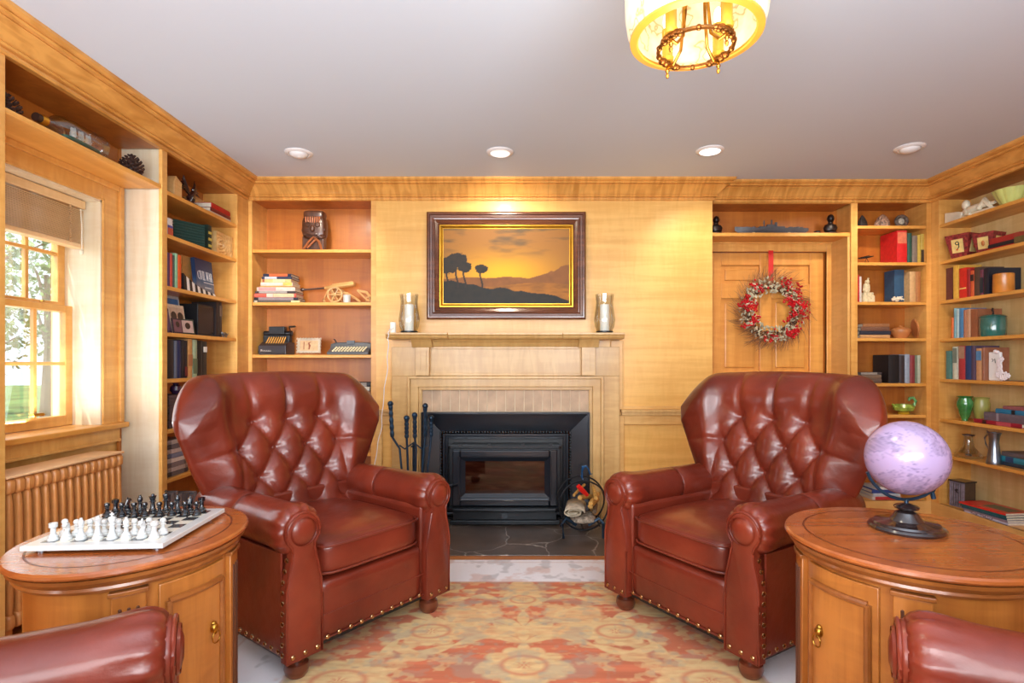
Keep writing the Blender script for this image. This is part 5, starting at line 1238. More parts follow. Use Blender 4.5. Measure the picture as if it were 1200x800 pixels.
flats(AB, 4, [(1005, 1033, .035, (96, 78, 68)), (1005.5, 1032.5, .03, (120, 98, 80)), (1006, 1033, .018, (70, 62, 62), [(.1, .8, (150, 140, 130))])], d=.03, where='of the low stack')
uprights(AB, 4, [(1041, 1053.3, 415.5, (26, 22, 24), None, .03, .19), (1053.6, 1060, 416, (56, 46, 48)), (1060.2, 1066, 415, (150, 160, 176)), (1066.2, 1072, 416, (134, 54, 58)), (1072.3, 1075, 416, (120, 130, 110)), (1075.2, 1078.6, 416, (176, 180, 160))], d=.03)
t, w = item(AB, 5, 'green_teapot', 'green and yellow glazed teapot with curled handle, sixth shelf beside the door', 'teapot', 1046, 1072, .06)
mgz = plain('green_majolica', (150, 176, 70), .25, coat=.6, var=.35, scale=22)
b = MB(); b.lathe([(0, .018), (.035, .018), (.065, .03), (.075, .055), (.06, .078), (.058, .07), (.06, .055), (0, .03)], 26, mod=lambda r, z, th: r*(1+.03*math.cos(12*th))); b.build('teapot_body', mgz, t)
b = MB(); b.lathe([(0, 0), (.04, 0), (.045, .008), (.03, .02), (0, .02)], 22); b.build('pedestal', plain('yellow_glaze', (222, 170, 50), .25, coat=.6), t)
b = MB(); b.tube([(.05, 0, .05), (.08, 0, .07), (.095, 0, .10), (.075, 0, .13), (.045, 0, .125), (.04, 0, .105)], [.016, .014, .012, .012, .012, .008], 10); b.build('curled_handle', plain('mint_glaze', (110, 176, 110), .25, coat=.6), t); b = MB(); b.tube([(-.06, 0, .055), (-.09, 0, .08)], [.012, .006], 8); b.build('spout', mgz, t)
flats(AB, 6, [(1010, 1050, .03, (60, 60, 70)), (1012, 1050, .028, (130, 100, 80))], d=.04, where='of stack behind globe')
flats(AB, 7, [(1022, 1056, .026, (206, 190, 180), [(.1, .9, (190, 60, 60))]), (1023, 1055, .024, (190, 196, 200)), (1022, 1054, .028, (44, 66, 130)), (1026, 1055, .018, (220, 220, 216))], d=.03, where='of the bottom stack')

# ---- right wall bookcase
t, w = item(RB, 0, 'reclining_figurine', 'white reclining figure sculpture on the top right wall shelf', 'sculpture', 1110, 1165, .06)
b = MB(); b.prism([(-w/2, 0), (-w*.14, 0), (-w*.10, .05), (-w*.2, .062), (-w/2, .085)], -.03, .03); b.build('block', m_cream, t, bevel=.006)
b = MB(); b.sphere((-w*.10, 0, .10), .028, (1, .9, 1.25), 14); b.tube([(-w*.10, 0, .05), (0, 0, .05), (w*.12, 0, .055), (w*.25, 0, .06), (w*.38, 0, .05), (w*.5, 0, .05)], [.026, .030, .026, .020, .018, .010], 12); b.tube([(w*.2, -.01, .04), (w*.32, -.01, .085), (w*.46, -.01, .012)], [.018, .02, .012], 10); b.tube([(-w*.05, -.02, .06), (-w*.0, -.035, .015), (w*.1, -.04, .01)], .010, 8); b.rbox((w*.12, 0, .012), (w*.4, .03, .012), 4, k=6); b.build('figure', m_cream, t, smooth=1)
t, w = item(RB, 0, 'ribbed_bowl', 'pale green ribbed flared bowl on the top right wall shelf', 'bowl', 1168, 1206, .09)
b = MB(); R = .11
b.lathe([(0, 0), (R*.55, 0), (R*.6, .01), (R*.8, .05), (R, .10), (R*.96, .10), (R*.75, .05), (R*.5, .012), (0, .012)], 72, mod=lambda r, z, th: r*(1-.06*abs(math.cos(th*5))**12)); b.build('bowl_body', plain('pale_green_glaze', (200, 206, 120), .35, coat=.3), t)
# tapered red boxes with figures
def tapered(p0, p1, dpt, label, rot, char, k=1.0, mc_=(150, 52, 50)):
    t, w = item(RB, 1, 'tapered_planter', label, 'planter', p0, p1, dpt, rot)
    h = .185*k; a, c = .055*k, .088*k
    b = MB(); lo = [b.v(p) for p in ((-a, -a, 0), (a, -a, 0), (a, a, 0), (-a, a, 0))]; hi = [b.v(p) for p in ((-c, -c, h), (c, -c, h), (c, c, h), (-c, c, h))]; hi2 = [b.v(p) for p in ((-c*.85, -c*.85, h), (c*.85, -c*.85, h), (c*.85, c*.85, h), (-c*.85, c*.85, h))]; bt = [b.v(p) for p in ((-a*.8, -a*.8, .01), (a*.8, -a*.8, .01), (a*.8, a*.8, .01), (-a*.8, a*.8, .01))]
    for i in range(4): j = (i+1) % 4; b.f([lo[i], lo[j], hi[j], hi[i]]); b.f([hi[i], hi[j], hi2[j], hi2[i]]); b.f([hi2[i], hi2[j], bt[j], bt[i]])
    b.f(lo); b.f(bt); b.build('planter_body', plain('red_marbled', mc_, .5, var=.35, scale=50), t, smooth=0)
    sl = math.atan2(c-a, h)
    for fa in (0, PI/2*1):
        M_ = Matrix.Rotation(fa, 4, 'Z') @ Matrix.Translation((0, -(a+c)/2-.0015, h*.5)) @ Matrix.Rotation(sl, 4, 'X')
        b = MB(); b.M = M_; b.box(-.042*k, .042*k, -.002, .0, -.05*k, .055*k); pn = b.build('picture_panel', cmat((236, 206, 130)), t, smooth=0)
        b = MB(); b.M = M_
        if fa == 0 and char:
            b.tube([(.011*math.cos(q*PI/7), -.0035, .022+.011*math.sin(q*PI/7)) for q in range(14)], .003, 6, True); b.tube([(.011, -.0035, .018), (.010, -.0035, -.005), (.0, -.0035, -.02)], .003, 6)
            b.build('numeral', cmat((40, 50, 44)), pn); b = MB(); b.M = M_; b.sphere((-.004, -.003, -.024), .007, (1, .3, 1), 8); b.build('fruit_motif', cmat((220, 90, 40)), pn)
        else: b.sphere((0, -.003, 0), .012, (1, .3, 1.6), 8); b.build('fruit_motif', cmat((196, 120, 60)), pn)
    return t
tapered(1116, 1143, .095, 'red marbled tapered planter with numeral panel, second right wall shelf', .35, '9', .94)
tapered(1151, 1166, .135, 'darker red tapered planter behind the numeral planter, second right wall shelf', .35, '', .8, (104, 40, 44))
flats(RB, 1, [(1157, 1192, .016, (200, 34, 30)), (1158, 1194, .026, (40, 40, 46)), (1160, 1195, .038, (176, 52, 46))], d=.05, where='of red stack', dp=.17)
t, w = item(RB, 1, 'olive_box', 'small olive box at the right edge of the second right wall shelf', 'box', 1194, 1206, .05)
b = MB(); b.box(-.06, .06, -.01, .1, 0, .05); b.build('box_body', cmat((110, 96, 56)), t, smooth=0); b = MB(); b.box(-.062, .062, -.012, .102, .0505, .075); b.build('box_lid', cmat((156, 66, 50)), t, smooth=0)
uprights(RB, 2, [(1108.5, 1116.6, 314, (98, 50, 46), None, .05), (1117, 1123.8, 311, (222, 176, 76), None, .04), (1124, 1133, 314, (208, 44, 34), [(.3, .34, (240, 210, 120))]), (1133.2, 1137.2, 315, (150, 34, 40)), (1137.4, 1141.6, 317, (206, 92, 50), [(.6, .85, (60, 40, 40))]), (1141.8, 1148.4, 313, (84, 62, 52)), (1148.6, 1152.6, 316, (120, 60, 80), [(.1, .7, (44, 52, 60))]), (1152.8, 1159, 314, (26, 30, 44), None, .02, .22)], d=.03)
t, s = pot(RB, 2, 1163, 1189, 'wooden_jar', 'round orange wooden jar on the third right wall shelf', 'jar', [(0, 0), (.93, 0), (1, .1), (.98, 1.8), (.9, 1.85), (.85, 1.75), (.85, .1), (0, .1)], plain('turned_wood_orange', (214, 136, 52), .35, coat=.3, var=.15), .06, sc=.058, zk=1.2)
uprights(RB, 3, [(1114.8, 1117.6, 372, (220, 112, 50)), (1117.8, 1120.6, 361, (120, 168, 180)), (1120.8, 1123.8, 362, (170, 196, 200)), (1124, 1129, 361, (76, 130, 176)), (1129.3, 1132.8, 363, (176, 120, 90)), (1133, 1137.3, 362, (196, 150, 118)), (1137.6, 1146, 362, (150, 92, 62), None, .03, .17)], d=.03)
t, s = pot(RB, 3, 1147, 1180, 'green_crock', 'teal green lidded ceramic crock on the fourth right wall shelf', 'crock', [(0, 0), (.9, 0), (.97, .08), (1, .5), (1, 1.25), (.96, 1.33), (0, 1.33)], plain('teal_glaze', (44, 104, 96), .15, coat=.8, var=.15), .07, sc=.075, zk=1.3, lid=[(1.0, 1.34), (1.02, 1.40), (.9, 1.48), (.5, 1.54), (.12, 1.56), (0, 1.56)])
b = MB(); b.tube([(0, 0, .15), (.004, 0, .165), (-.004, 0, .185)], [.008, .005, .007], 8); b.sphere((-.002, 0, .19), .007, seg=8); b.build('lid_knob', m_bronze, t)
uprights(RB, 4, [(1108.5, 1115, 411, (84, 130, 124)), (1116.4, 1122, 406, (206, 206, 186), [(.5, .95, (120, 130, 116))]), (1123.4, 1131, 405, (178, 60, 62), [(.62, .98, (170, 132, 106))]), (1131.3, 1138, 405, (38, 64, 110)), (1138.2, 1143.2, 405, (84, 70, 92)), (1144, 1150.6, 408, (196, 146, 104), [(.62, .92, (90, 136, 180))]), (1150.8, 1154, 407, (150, 96, 70))], d=.03)
t, w = item(RB, 4, 'blossom_plaque', 'white ceramic plaque with blossoms, fifth right wall shelf', 'plaque', 1155, 1180, .05)
b = MB(); b.box(-.064, .03, 0, .018, 0, .195); b.build('plaque_body', m_white, t, bevel=.006, smooth=0)
b = MB(); rr = random.Random(2)
for i in range(22):
    x = .02+.035*rr.random()+(.03 if i > 15 else 0); z = .02+.185*i/22 if i < 16 else .02+.03*rr.random(); x = x if i < 16 else x+.02
    for q in range(5): a = q*2*PI/5; b.sphere((x+.011*math.cos(a), -.01, z+.011*math.sin(a)), .008, (1, .6, 1), 6)
b.sphere((-.005, -.002, .20), .012, seg=6); b.sphere((.012, -.002, .195), .012, seg=6)
b.build('blossoms', plain('white_porcelain', (236, 228, 232), .3, coat=.4), t)
b = MB(); b.tube([(-.035, -.002, .15), (-.02, -.002, .142), (-.03, -.002, .13)], .002, 5); b.tube([(-.01, -.002, .15), (-.005, -.002, .12)], .002, 5); b.build('inscription', m_black, t)
t, w = item(RB, 4, 'silver_chain', 'thin dark chain trailing on the fifth right wall shelf', 'chain', 1182, 1200, .03)
b = MB(); b.tube([(-.08, 0, .004), (-.03, -.006, .007), (.03, .002, .004), (.09, 0, .004)], .0025, 6); b.build('chain_body', m_pewter, t)
t, s = pot(RB, 5, 1119, 1142.5, 'green_glass_vase', 'translucent green glass vase on the sixth right wall shelf', 'vase', [(0, .02), (.35, .0), (.4, .04), (.38, .1), (.62, .5), (.95, 1.25), (.98, 1.6), (.78, 1.95), (.80, 2.02), (1.0, 2.12), (.96, 2.14), (.72, 2.0), (.70, 1.9), (.90, 1.6), (.88, 1.25), (.55, .5), (.3, .12), (0, .1)], plain('green_pressed_glass', (58, 132, 66), .1, coat=.9, var=.25, scale=18), .06, sc=.052, zk=1.6)
t, s = pot(RB, 5, 1143, 1157, 'olive_vase', 'olive green vase behind the green glass vase', 'vase', [(0, 0), (.6, 0), (.65, .2), (.95, 1.4), (1, 2.4), (.85, 3.0), (.9, 3.2), (1.0, 3.3), (.9, 3.3), (.8, 3.05), (0, 2.9)], plain('olive_glaze', (168, 164, 84), .4, coat=.2), .15)
flats(RB, 5, [(1140, 1196, .027, (150, 26, 48), [(.2, .28, (60, 30, 30)), (.5, .8, (190, 80, 90))]), (1152, 1205, .055, (104, 92, 102), [(.3, .35, (150, 140, 150))]), (1166, 1206, .030, (38, 120, 160), [(.5, .6, (20, 30, 40))]), (1175, 1206, .022, (150, 90, 92))], d=.03, where='of crimson stack', dp=.17)
t, w = item(RB, 6, 'glass_decanter', 'clear glass ship decanter on the seventh right wall shelf', 'decanter', 1120, 1150, .08)
b = MB(); b.lathe([(0, .003), (.075, .0), (.08, .012), (.06, .03), (.032, .06), (.024, .10), (.024, .12), (.03, .125), (.022, .12), (.020, .10), (.028, .06), (.055, .032), (0, .012)], 36); b.build('decanter_body', g_clear, t)
b = MB(); b.tube([(.03*math.cos(q*PI/8), .03*math.sin(q*PI/8), .125) for q in range(16)], .004, 6, True); b.build('silver_rim', m_pewter, t)
b = MB(); b.tube([(-.02, 0, .014), (.02, 0, .014)], [.004, .006], 6); b.tube([(0, 0, .014), (0, 0, .04)], .0015, 5); b.build('glass_ship', m_pewter, t); t.scale = (1.1, 1.1, 1.3)
t, w = item(RB, 6, 'pewter_pitcher', 'tall polished pewter pitcher with curved handle, seventh right wall shelf', 'pitcher', 1156, 1174, .04)
b = MB(); b.lathe([(0, 0), (.038, 0), (.04, .006), (.036, .02), (.028, .07), (.024, .11), (.027, .135), (.036, .155), (.033, .156), (.024, .135), (.020, .11), (0, .10)], 32); b.tube([(-.02, 0, .135), (-.035, 0, .15), (-.05, 0, .158)], [.014, .010, .005], 10, flat=.6); b.build('pitcher_body', m_pewter, t)
b = MB(); b.tube([(.03, 0, .15), (.0, -.0, .165), (-.05, .0, .15), (-.075, 0, .12), (-.06, 0, .09), (-.03, 0, .07)] if False else [(-.03, .0, .145), (-.06, .01, .14), (-.085, .015, .12), (-.07, .01, .09), (-.028, 0, .06)], .005, 8); b.build('pitcher_handle', m_pewter, t); t.scale = (1.15, 1.15, 1.38)
flats(RB, 6, [(1170, 1206, .026, (34, 50, 66)), (1170, 1206, .036, (40, 130, 150), [(.25, .5, (36, 60, 100))]), (1174, 1206, .030, (96, 84, 84))], d=.07, where='of the teal stack', dp=.15)
t, w = item(RB, 7, 'shuttered_box', 'grey louvred wooden box on the bottom right wall shelf', 'box', 1114, 1130, .06, .2)
mgb = plain('weathered_grey', (132, 122, 134), .6, var=.2, scale=40)
b = MB(); b.box(-.055, .055, 0, .10, 0, .185); b.build('box_body', cmat((80, 62, 46)), t, bevel=.003, smooth=0)
b = MB(); frame(b, -.055, .055, .0, .185, .010, -.008, 0)
for i in range(5): b.box(-.04+i*.018, -.032+i*.018, -.006, 0, .01, .175)
fr_ = b.build('slatted_front', mgb, t, smooth=0); b = MB(); b.box(-.06, .06, -.012, .105, .1855, .194); b.build('box_lid', m_iron2, t, smooth=0)
b = MB(); b.prism([(-.012, .125), (.0, .135), (.016, .13), (.004, .118), (.014, .105), (-.004, .112)], -.012, -.008); b.build('bird_emblem', m_black, t, smooth=0)
for i, (c, n_) in enumerate((((196, 190, 206), 'lavender'), ((140, 120, 130), 'mauve'), ((32, 80, 96), 'teal blue'), ((24, 92, 96), 'teal'), ((206, 48, 40), 'red'))):
    X, Y = RB.at(1168-i*1.5, .092); zz = RB.z[7]+.0006+i*.0136
    t = thing('magazine', f'{n_} covered magazine, {"topmost" if i == 4 else "bottom" if i == 0 else ORD[i]+" from bottom"} of the bottom right shelf stack', 'magazine', (X, Y, zz), -PI/2+.04+.022*i, 'magazines on the bottom right shelf')
    b = MB(); b.box(-.17, .17, -.08, .12, .012, .013); b.box(-.17, .17, -.08, .12, 0, .001); b.box(-.17, .17, -.081, -.08, 0, .013); b.build('cover', cmat(c, .3), t, smooth=0)
    b = MB(); b.box(-.169, .169, -.079, .119, .001, .012); b.build('page_block', m_page, t, smooth=0)
    if i == 4: b = MB(); b.box(-.05, .14, -.03, .08, .013, .0133); b.build('cover_picture', cmat((110, 110, 84)), t, smooth=0)
t, w = item(RB, 7, 'bead_string', 'string of pale stone beads lying along the bottom right shelf edge', 'beads', 1132, 1160, .012)
b = MB()
for i in range(12): b.sphere((-.11+i*.02, .003*math.sin(i), .010), .010, seg=8)
b.build('beads', plain('pale_beads', (176, 160, 170), .3, coat=.3, var=.4, scale=80), t)
bpy.data.objects['beads']['kind'] = 'stuff'

# ================================================================ wreath on the door
t = thing('berry_wreath', 'twig wreath with red berries and pale leaves hanging on the door', 'wreath', (2.055, 4.53, 1.60))
rr = random.Random(11); R0 = .205
b = MB()
for i in range(9): 
    ph = rr.uniform(0, 6); am = rr.uniform(.01, .035); b.tube([((R0+am*math.sin(5*a+ph))*math.cos(a), .0+am*math.cos(5*a+ph)*.8, (R0+am*math.sin(5*a+ph))*math.sin(a)) for a in [k*PI/20 for k in range(40)]], .007, 5, True)
b.build('vine_ring', plain('twig_brown', (110, 76, 52), .7, var=.3), t)
b = MB()
for i in range(520):
    a = rr.uniform(0, 2*PI); r = rr.uniform(.17, .27); l = rr.uniform(.05, .12); da = rr.uniform(.2, 1.0); yy = rr.uniform(-.05, .01)
    b.tube([(r*math.cos(a), yy, r*math.sin(a)), ((r+l*.5)*math.cos(a-da*.15), yy-.01, (r+l*.5)*math.sin(a-da*.15)), ((r+l)*math.cos(a-da*.3), yy-rr.uniform(-.01, .02), (r+l)*math.sin(a-da*.3))], [.0022, .0018, .0008], 4)
o = b.build('twigs', plain('twig_light', (166, 118, 78), .7, var=.3, scale=30), t); o['kind'] = 'stuff'
b = MB()
for i in range(330):
    a = rr.gauss(0, 1)*1.1+rr.choice([.9, 2.6, 3.9, 5.2]); r = rr.uniform(.14, .27); yy = rr.uniform(-.07, -.02); c = Vector((r*math.cos(a), yy, r*math.sin(a)))
    M0 = b.M; b.M = Matrix.Translation(c) @ Matrix.Rotation(rr.uniform(0, 6), 4, 'Y') @ Matrix.Rotation(rr.uniform(-.7, .7), 4, 'X'); b.sphere((0, 0, 0), .012, (.55, .15, 1.2), 6); b.M = M0
o = b.build('pale_leaves', plain('silver_leaf', (176, 170, 142), .6, var=.2, scale=30), t); o['kind'] = 'stuff'
b = MB()
for i in range(46):
    a0 = rr.choice([.55, 1.25, 2.3, 2.9, 3.6, 4.7, 5.1, 5.6, 6.1, .2])+rr.uniform(-.22, .22); r = rr.uniform(.14, .27); c = Vector((r*math.cos(a0), -.06, r*math.sin(a0)))
    for k in range(9): b.sphere(c+Vector((rr.gauss(0, .018), rr.gauss(0, .01), rr.gauss(0, .018))), .0085, seg=6)
o = b.build('berries', plain('red_berries', (196, 22, 34), .3, coat=.4, var=.15), t); o['kind'] = 'stuff'
b = MB(); b.box(-.022, .018, -.014, -.0125, .20, .485); b.build('red_ribbon', plain('red_ribbon', (206, 24, 20), .5), t, smooth=0)

# ================================================================ mantel objects
def hurricane(px, label):
    Yc = 4.10; x = (px-VX)*Yc/F; t = thing('hurricane_candle', label, 'candle holder', (x, Yc, 1.3906))
    b = MB(); b.lathe([(0, 0), (.062, 0), (.064, .006), (.062, .014), (0, .014)], 28); b.build('black_base', m_iron, t)
    b = MB(); b.lathe([(.057, .015), (.072, .05), (.078, .10), (.066, .18), (.062, .23), (.069, .285), (.067, .285), (.0605, .23), (.0645, .18), (.076, .10), (.070, .05), (.055, .015)], 36); b.build('glass_chimney', g_clear, t, smooth=1.2)
    b = MB(); b.lathe([(0, .0145), (.033, .0145), (.034, .205), (.03, .21), (.01, .205), (0, .204)], 24); c = b.build('pillar_candle', m_wax, t)
    b = MB(); b.tube([(0, 0, .204), (.001, 0, .214)], .0015, 5); b.build('wick', m_black, c)
hurricane(479.5, 'white pillar candle in glass hurricane at left end of the mantel'); hurricane(708.5, 'white pillar candle in glass hurricane at right end of the mantel')
t = thing('small_candle', 'small white candle at the far left of the mantel', 'candle', ((460.5-VX)*4.08/F, 4.08, 1.3906))
b = MB(); b.lathe([(0, 0), (.022, 0), (.022, .075), (.018, .078), (0, .076)], 20); b.build('candle_body', m_wax, t); b = MB(); b.tube([(0, 0, .076), (0, .001, .086)], .0014, 5); b.build('wick', m_black, t)
b = MB(); pts = [P(461, 384, 4.05), P(456, 386.5, 4.012), P(455, 391, 4.010), P(455, 400, 4.012), P(454, 430, 4.10), P(449, 470, 4.14), P(447, 500, 4.14), P(441, 530, 4.13), P(438, 560, 4.12), P(436, 595, 4.1)]
pts2 = [];
for a, c in zip(pts, pts[1:]):
    for k in range(5): q = a.lerp(c, k/5); q.x += .004*math.sin((len(pts2))*1.3); pts2.append(q)
b.tube(pts2, .0032, 6); tag(b.build('electric_cord', m_white), 'thin white electric cord hanging from the left end of the mantel', 'cord')

# ================================================================ fireplace tools and log ring
t = thing('fireplace_tools', 'black iron fireplace tool set with twisted handles left of the stove', 'fireplace tools', (-.745, 3.93, .0062))
b = MB(); b.lathe([(0, 0), (.11, 0), (.112, .01), (.08, .018), (.02, .03), (0, .03)], 30); b.tube([(0, 0, .02), (0, 0, .60)], .009, 8); b.tube([(-.10, 0, .58), (-.06, -.01, .555), (0, 0, .60), (.06, -.01, .555), (.10, 0, .58)], .006, 6); b.tube([(0, -.07, .58), (0, 0, .59), (0, .07, .58)], .006, 6); b.build('stand', m_blueiron, t)
for k, (x, y, hx, ht, lean) in enumerate(((-.095, -.02, -.16, .875, -.07), (-.03, -.075, -.035, .78, 0), (.03, -.07, .02, .80, .0), (.075, -.02, .085, .86, .01), (.11, .03, .12, .77, .02))):
    b = MB(); b.tube([(x*.5, y, .06), (x*.8, y, .35), (x, y, .56), (hx*.8+x*.2, y, .64)], .008, 8)
    if k == 1: b.rbox((x*.5, y, .10), (.05, .012, .06), 4, k=4)
    elif k == 3: b.rbox((x*.5, y, .09), (.035, .02, .05), 3, k=4)
    top = Vector((hx, y, ht)); bot = Vector((hx*.8+x*.2, y, .64))
    rs, ps = [], []
    for i in range(25): u = i/24; ps.append(bot.lerp(top, u)); rs.append(.011+.005*abs(math.sin(u*PI*5)))
    b.tube(ps, rs, 8); b.sphere(top, .021, seg=10); b.build(('poker', 'ash_shovel', 'log_tongs', 'hearth_brush', 'hook_poker')[k], m_blueiron, t)
t = thing('log_ring', 'round black iron log holder with curled handle right of the stove', 'log holder', (.435, 3.80, .0062))
b = MB()
for y in (-.07, .10): b.tube([(.165*math.cos(k*PI/18), y, .205+.165*math.sin(k*PI/18)) for k in range(36)], .006, 8, True)
for a in (-2.4, -.75, -1.57): b.tube([(.165*math.cos(a), -.07, .205+.165*math.sin(a)), (.165*math.cos(a), .10, .205+.165*math.sin(a))], .006, 6)
b.build('iron_rings', m_iron, t)
b = MB()
for x in (-1, 1):
    b = MB(); b.tube([(x*.13-.01, -.14, .005), (x*.135-.01, -.13, .10), (x*.11-.01, -.11, .13), (x*.04-.01, -.09, .08)], .007, 8, flat=1.6); b.build('scroll_foot', m_blueiron, t)
    b = MB(); b.tube([(x*.10, .10, .09), (x*.14, .14, .005)], .006, 8); b.build('rear_foot', m_blueiron, t)
b = MB(); b.tube([(0, .015, .37), (0, .015, .41), (.005, .01, .45), (.03, 0, .455), (.045, 0, .43), (.055, 0, .40), (.07, 0, .405)], [.006, .008, .012, .008, .006, .005, .003], 8); b.tube([(0, -.07, .37), (0, .015, .372), (0, .10, .37)], .006, 6); b.build('curled_handle', plain('blue_steel', (40, 96, 150), .25, .6), t)
def log(label, a, c, r, mat, name='kindling_stick', n=6):
    b = MB(); a, c = Vector(a)+t.location, Vector(c)+t.location; b.tube([a, a.lerp(c, .5)+Vector((0, 0, .004)), c], r, n); tag(b.build(name, mat), label, 'kindling', 'kindling in the log ring')
m_kin = plain('split_kindling', (216, 164, 84), .7, var=.25, scale=50); m_bark = plain('bark', (120, 96, 72), .9, var=.35, scale=50)
for i, (a, c, r) in enumerate((((-.03, -.12, .27), (.10, .12, .22), .017), ((.04, -.13, .235), (.13, .12, .24), .016), ((-.07, -.12, .285), (.03, .13, .30), .010), ((.04, -.11, .21), (.12, .12, .20), .018), ((.08, -.10, .26), (.09, .12, .285), .014), ((.07, -.10, .17), (.11, .12, .165), .015))):
    log(f'yellow split kindling stick, {ORD[i]} of those bundled in the log ring', a, c, r, m_kin if i != 5 else m_bark)
b = MB(); o0 = t.location
prof2 = []
for k in range(28):
    th = k*PI*2/14; r = .068-.0015*k; prof2.append((-.075+r*1.1*math.cos(th), .175+r*.5*math.sin(th)))
rings = []
for y in (-.15, .12): rings.append([b.v((o0.x+x_+(y+.15)*.15, o0.y+y, o0.z+z_-.10*0)) for x_, z_ in prof2])
for k in range(27): b.f([rings[0][k], rings[0][k+1], rings[1][k+1], rings[1][k]])
o = b.build('rolled_newspaper', plain('newsprint', (206, 190, 164), .9, var=.2, scale=30), smooth=1); tag(o, 'rolled grey newspaper tucked into the log ring', 'newspaper')
s_ = o.modifiers.new('s', 'SOLIDIFY'); s_.thickness = .003
b = MB(); b.rbox((o0.x+.0, o0.y-.02, o0.z+.115), (.085, .11, .028), 3, k=8); o = b.build('crumpled_newspaper', plain('newsprint_dark', (176, 160, 140), .9, var=.45, scale=45), smooth=.3); tag(o, 'crumpled newspaper at the bottom of the log ring', 'newspaper')
b = MB(); b.tube([Vector((-.045, -.145, .355))+o0, Vector((-.02, -.135, .325))+o0, Vector((.02, -.11, .285))+o0], [.014, .018, .013], 10); o = b.build('fire_lighter', plain('red_plastic', (222, 30, 26), .35)); tag(o, 'red handled lighter stuck in the log ring kindling', 'lighter')
# ================================================================ outdoors
tag(MB().box(-60, -2.6, -30, 40, -.5, -.45).build('lawn', plain('lawn_green', (120, 150, 84), .9, var=.3, scale=.8)), 'green lawn outside the window', 'lawn')
def tree(x, y, h, label, seed):
    rr = random.Random(seed); t = thing('garden_tree', label, 'tree', (x, y, -.445), 0, 'trees outside the window')
    b = MB(); b.tube([(0, 0, 0), (.05, .05, h*.4), (0, 0, h*.75)], [.16, .12, .05], 8)
    for i in range(7): a = rr.uniform(0, 6.3); b.tube([(0, 0, h*(.3+.06*i)), (.7*math.cos(a), .7*math.sin(a), h*(.42+.07*i)), (1.3*math.cos(a), 1.3*math.sin(a), h*(.5+.07*i))], [.05, .03, .01], 6)
    b.build('trunk', plain('outdoor_bark', (110, 92, 76), .9), t)
    b = MB()
    for i in range(1500):
        v = Vector((rr.gauss(0, 1), rr.gauss(0, 1), rr.gauss(0, 1))).normalized()*rr.uniform(.4, 1); c = Vector((v.x*1.5, v.y*1.5, h*.66+v.z*h*.4)); q = rr.uniform(.05, .11)
        a, d_ = Vector((rr.uniform(-1, 1), rr.uniform(-1, 1), rr.uniform(-1, 1)))*q, Vector((rr.uniform(-1, 1), rr.uniform(-1, 1), rr.uniform(-1, 1)))*q
        b.f([b.v(c), b.v(c+a), b.v(c+a+d_), b.v(c+d_)])
    o = b.build('foliage', plain('spring_leaves', (132, 160, 96), .8, var=.3, scale=3), t, smooth=0); o['kind'] = 'stuff'
for i, (x, y, h) in enumerate(((-9, 8.6, 4.2), (-11.5, 13.5, 5), (-8, 12.2, 3.2), (-13.5, 9.8, 5.6), (-17, 15.5, 7))):
    tree(x, y, h, f'leafy tree outside the window, {ORD[i]} nearest of the garden trees', i+3)

# ================================================================ light
sc = bpy.context.scene
w = bpy.data.worlds.new('world'); sc.world = w; w.use_nodes = True; nt = w.node_tree; bg = nt.nodes['Background']
bg.inputs['Color'].default_value = (.80, .90, 1.0, 1); bg.inputs['Strength'].default_value = 2.2
def area(name, loc, aim, sx, sy, power, col=(1, 1, 1), spread=None):
    l = bpy.data.lights.new(name, 'AREA'); l.shape = 'RECTANGLE'; l.size = sx; l.size_y = sy; l.energy = power; l.color = col
    if spread: l.spread = spread
    o = bpy.data.objects.new(name, l); COL.objects.link(o); o.location = loc; o.rotation_euler = (Vector(aim)-Vector(loc)).to_track_quat('-Z', 'Y').to_euler(); return o
l = bpy.data.lights.new('sun', 'SUN'); l.energy = 7.0; l.angle = .01; l.color = (1, .96, .88); o = bpy.data.objects.new('sun', l); COL.objects.link(o)
o.rotation_euler = Vector((.22, .62, -.75)).to_track_quat('-Z', 'Y').to_euler()
area('window_sky_light', (-2.75, 2.73, 1.5), (-1.5, 2.9, 1.3), .9, 1.5, 15, (.80, .90, 1.0))
area('sill_bounce_light', (-2.27, 2.73, .86), (-2.16, 2.75, 2.2), .12, .6, 7, (.95, .96, 1.0))
area('rear_window_light', (-1.3, -1.75, 1.35), (-.9, 4, 1.15), 1.3, 1.5, 70, (.86, .92, 1.0))
area('rear_window_light', (1.2, -1.75, 1.35), (1.3, 4, 1.15), 1.3, 1.5, 58, (.86, .92, 1.0))
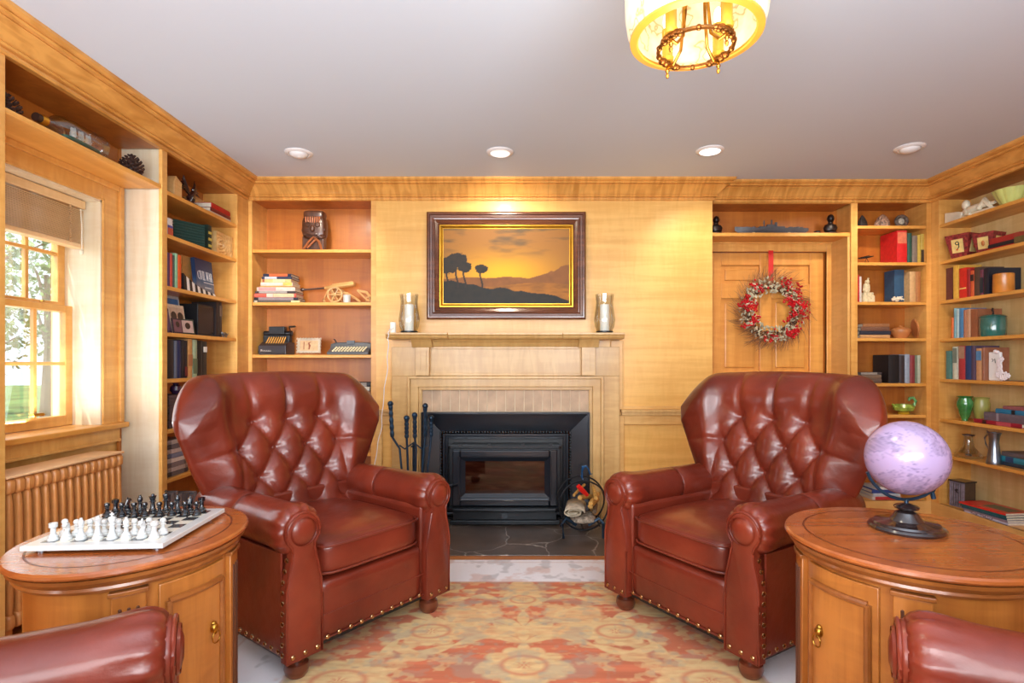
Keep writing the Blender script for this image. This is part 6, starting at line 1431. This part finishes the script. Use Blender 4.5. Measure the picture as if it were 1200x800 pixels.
area('left_rear_window_light', (-1.95, -.4, 1.35), (1.2, 3.4, 1.0), 1.0, 1.3, 36, (.86, .92, 1.0))
area('niche_side_fill', (-1.9, -.3, 1.45), (-2.19, 3.22, 1.45), .3, 1.1, 4.5, (.72, .86, 1.0), .55)  # unseen lamp, added to whiten the side panel of the window niche
area('ceiling_bounce_light', (.2, -.5, 1.5), (.1, 1.3, 3), 2.6, 1.6, 138, (.80, .90, .98))
def spot(name, loc, aim, e, ang, col=(1, .86, .66), blend=.8, r=.04):
    l = bpy.data.lights.new(name, 'SPOT'); l.energy = e; l.spot_size = ang; l.spot_blend = blend; l.color = col; l.shadow_soft_size = r
    o = bpy.data.objects.new(name, l); COL.objects.link(o); o.location = loc; o.rotation_euler = (Vector(aim)-Vector(loc)).to_track_quat('-Z', 'Y').to_euler()
for px, ax, az, e in ((350, -1.62, 1.6, 38), (586, -.1, 1.9, 32), (832, 1.5, 1.2, 32), (1066, 2.6, 1.5, 38)):
    X = (px-608)*3.6/650; spot('downlight', (X, 3.60, 2.50), (ax, 4.4, az), e, 1.7)
l = bpy.data.lights.new('lantern_glow', 'POINT'); l.energy = 8; l.color = (1, .88, .68); l.shadow_soft_size = .12; o = bpy.data.objects.new('lantern_glow', l); COL.objects.link(o); o.location = (.53, 1.66, 1.88)

# ================================================================ camera
c = bpy.data.cameras.new('camera'); co = bpy.data.objects.new('camera', c); COL.objects.link(co)
co.location = (0, 0, CAMH); co.rotation_euler = (PI/2, 0, 0); c.sensor_width = 36; c.lens = 36*F/1200; c.shift_x = -8/1200; c.shift_y = 25/1200; c.clip_start = .05; c.clip_end = 200
sc.camera = co
sc.view_settings.view_transform = 'Standard'; sc.view_settings.look = 'None'; sc.view_settings.exposure = 0
sc.cycles.max_bounces = 8; sc.cycles.diffuse_bounces = 4; sc.cycles.caustics_reflective = False; sc.cycles.caustics_refractive = False; sc.cycles.sample_clamp_indirect = 6
for o in bpy.data.objects:
    for k in ('_w', '_p'):
        if k in o: del o[k]
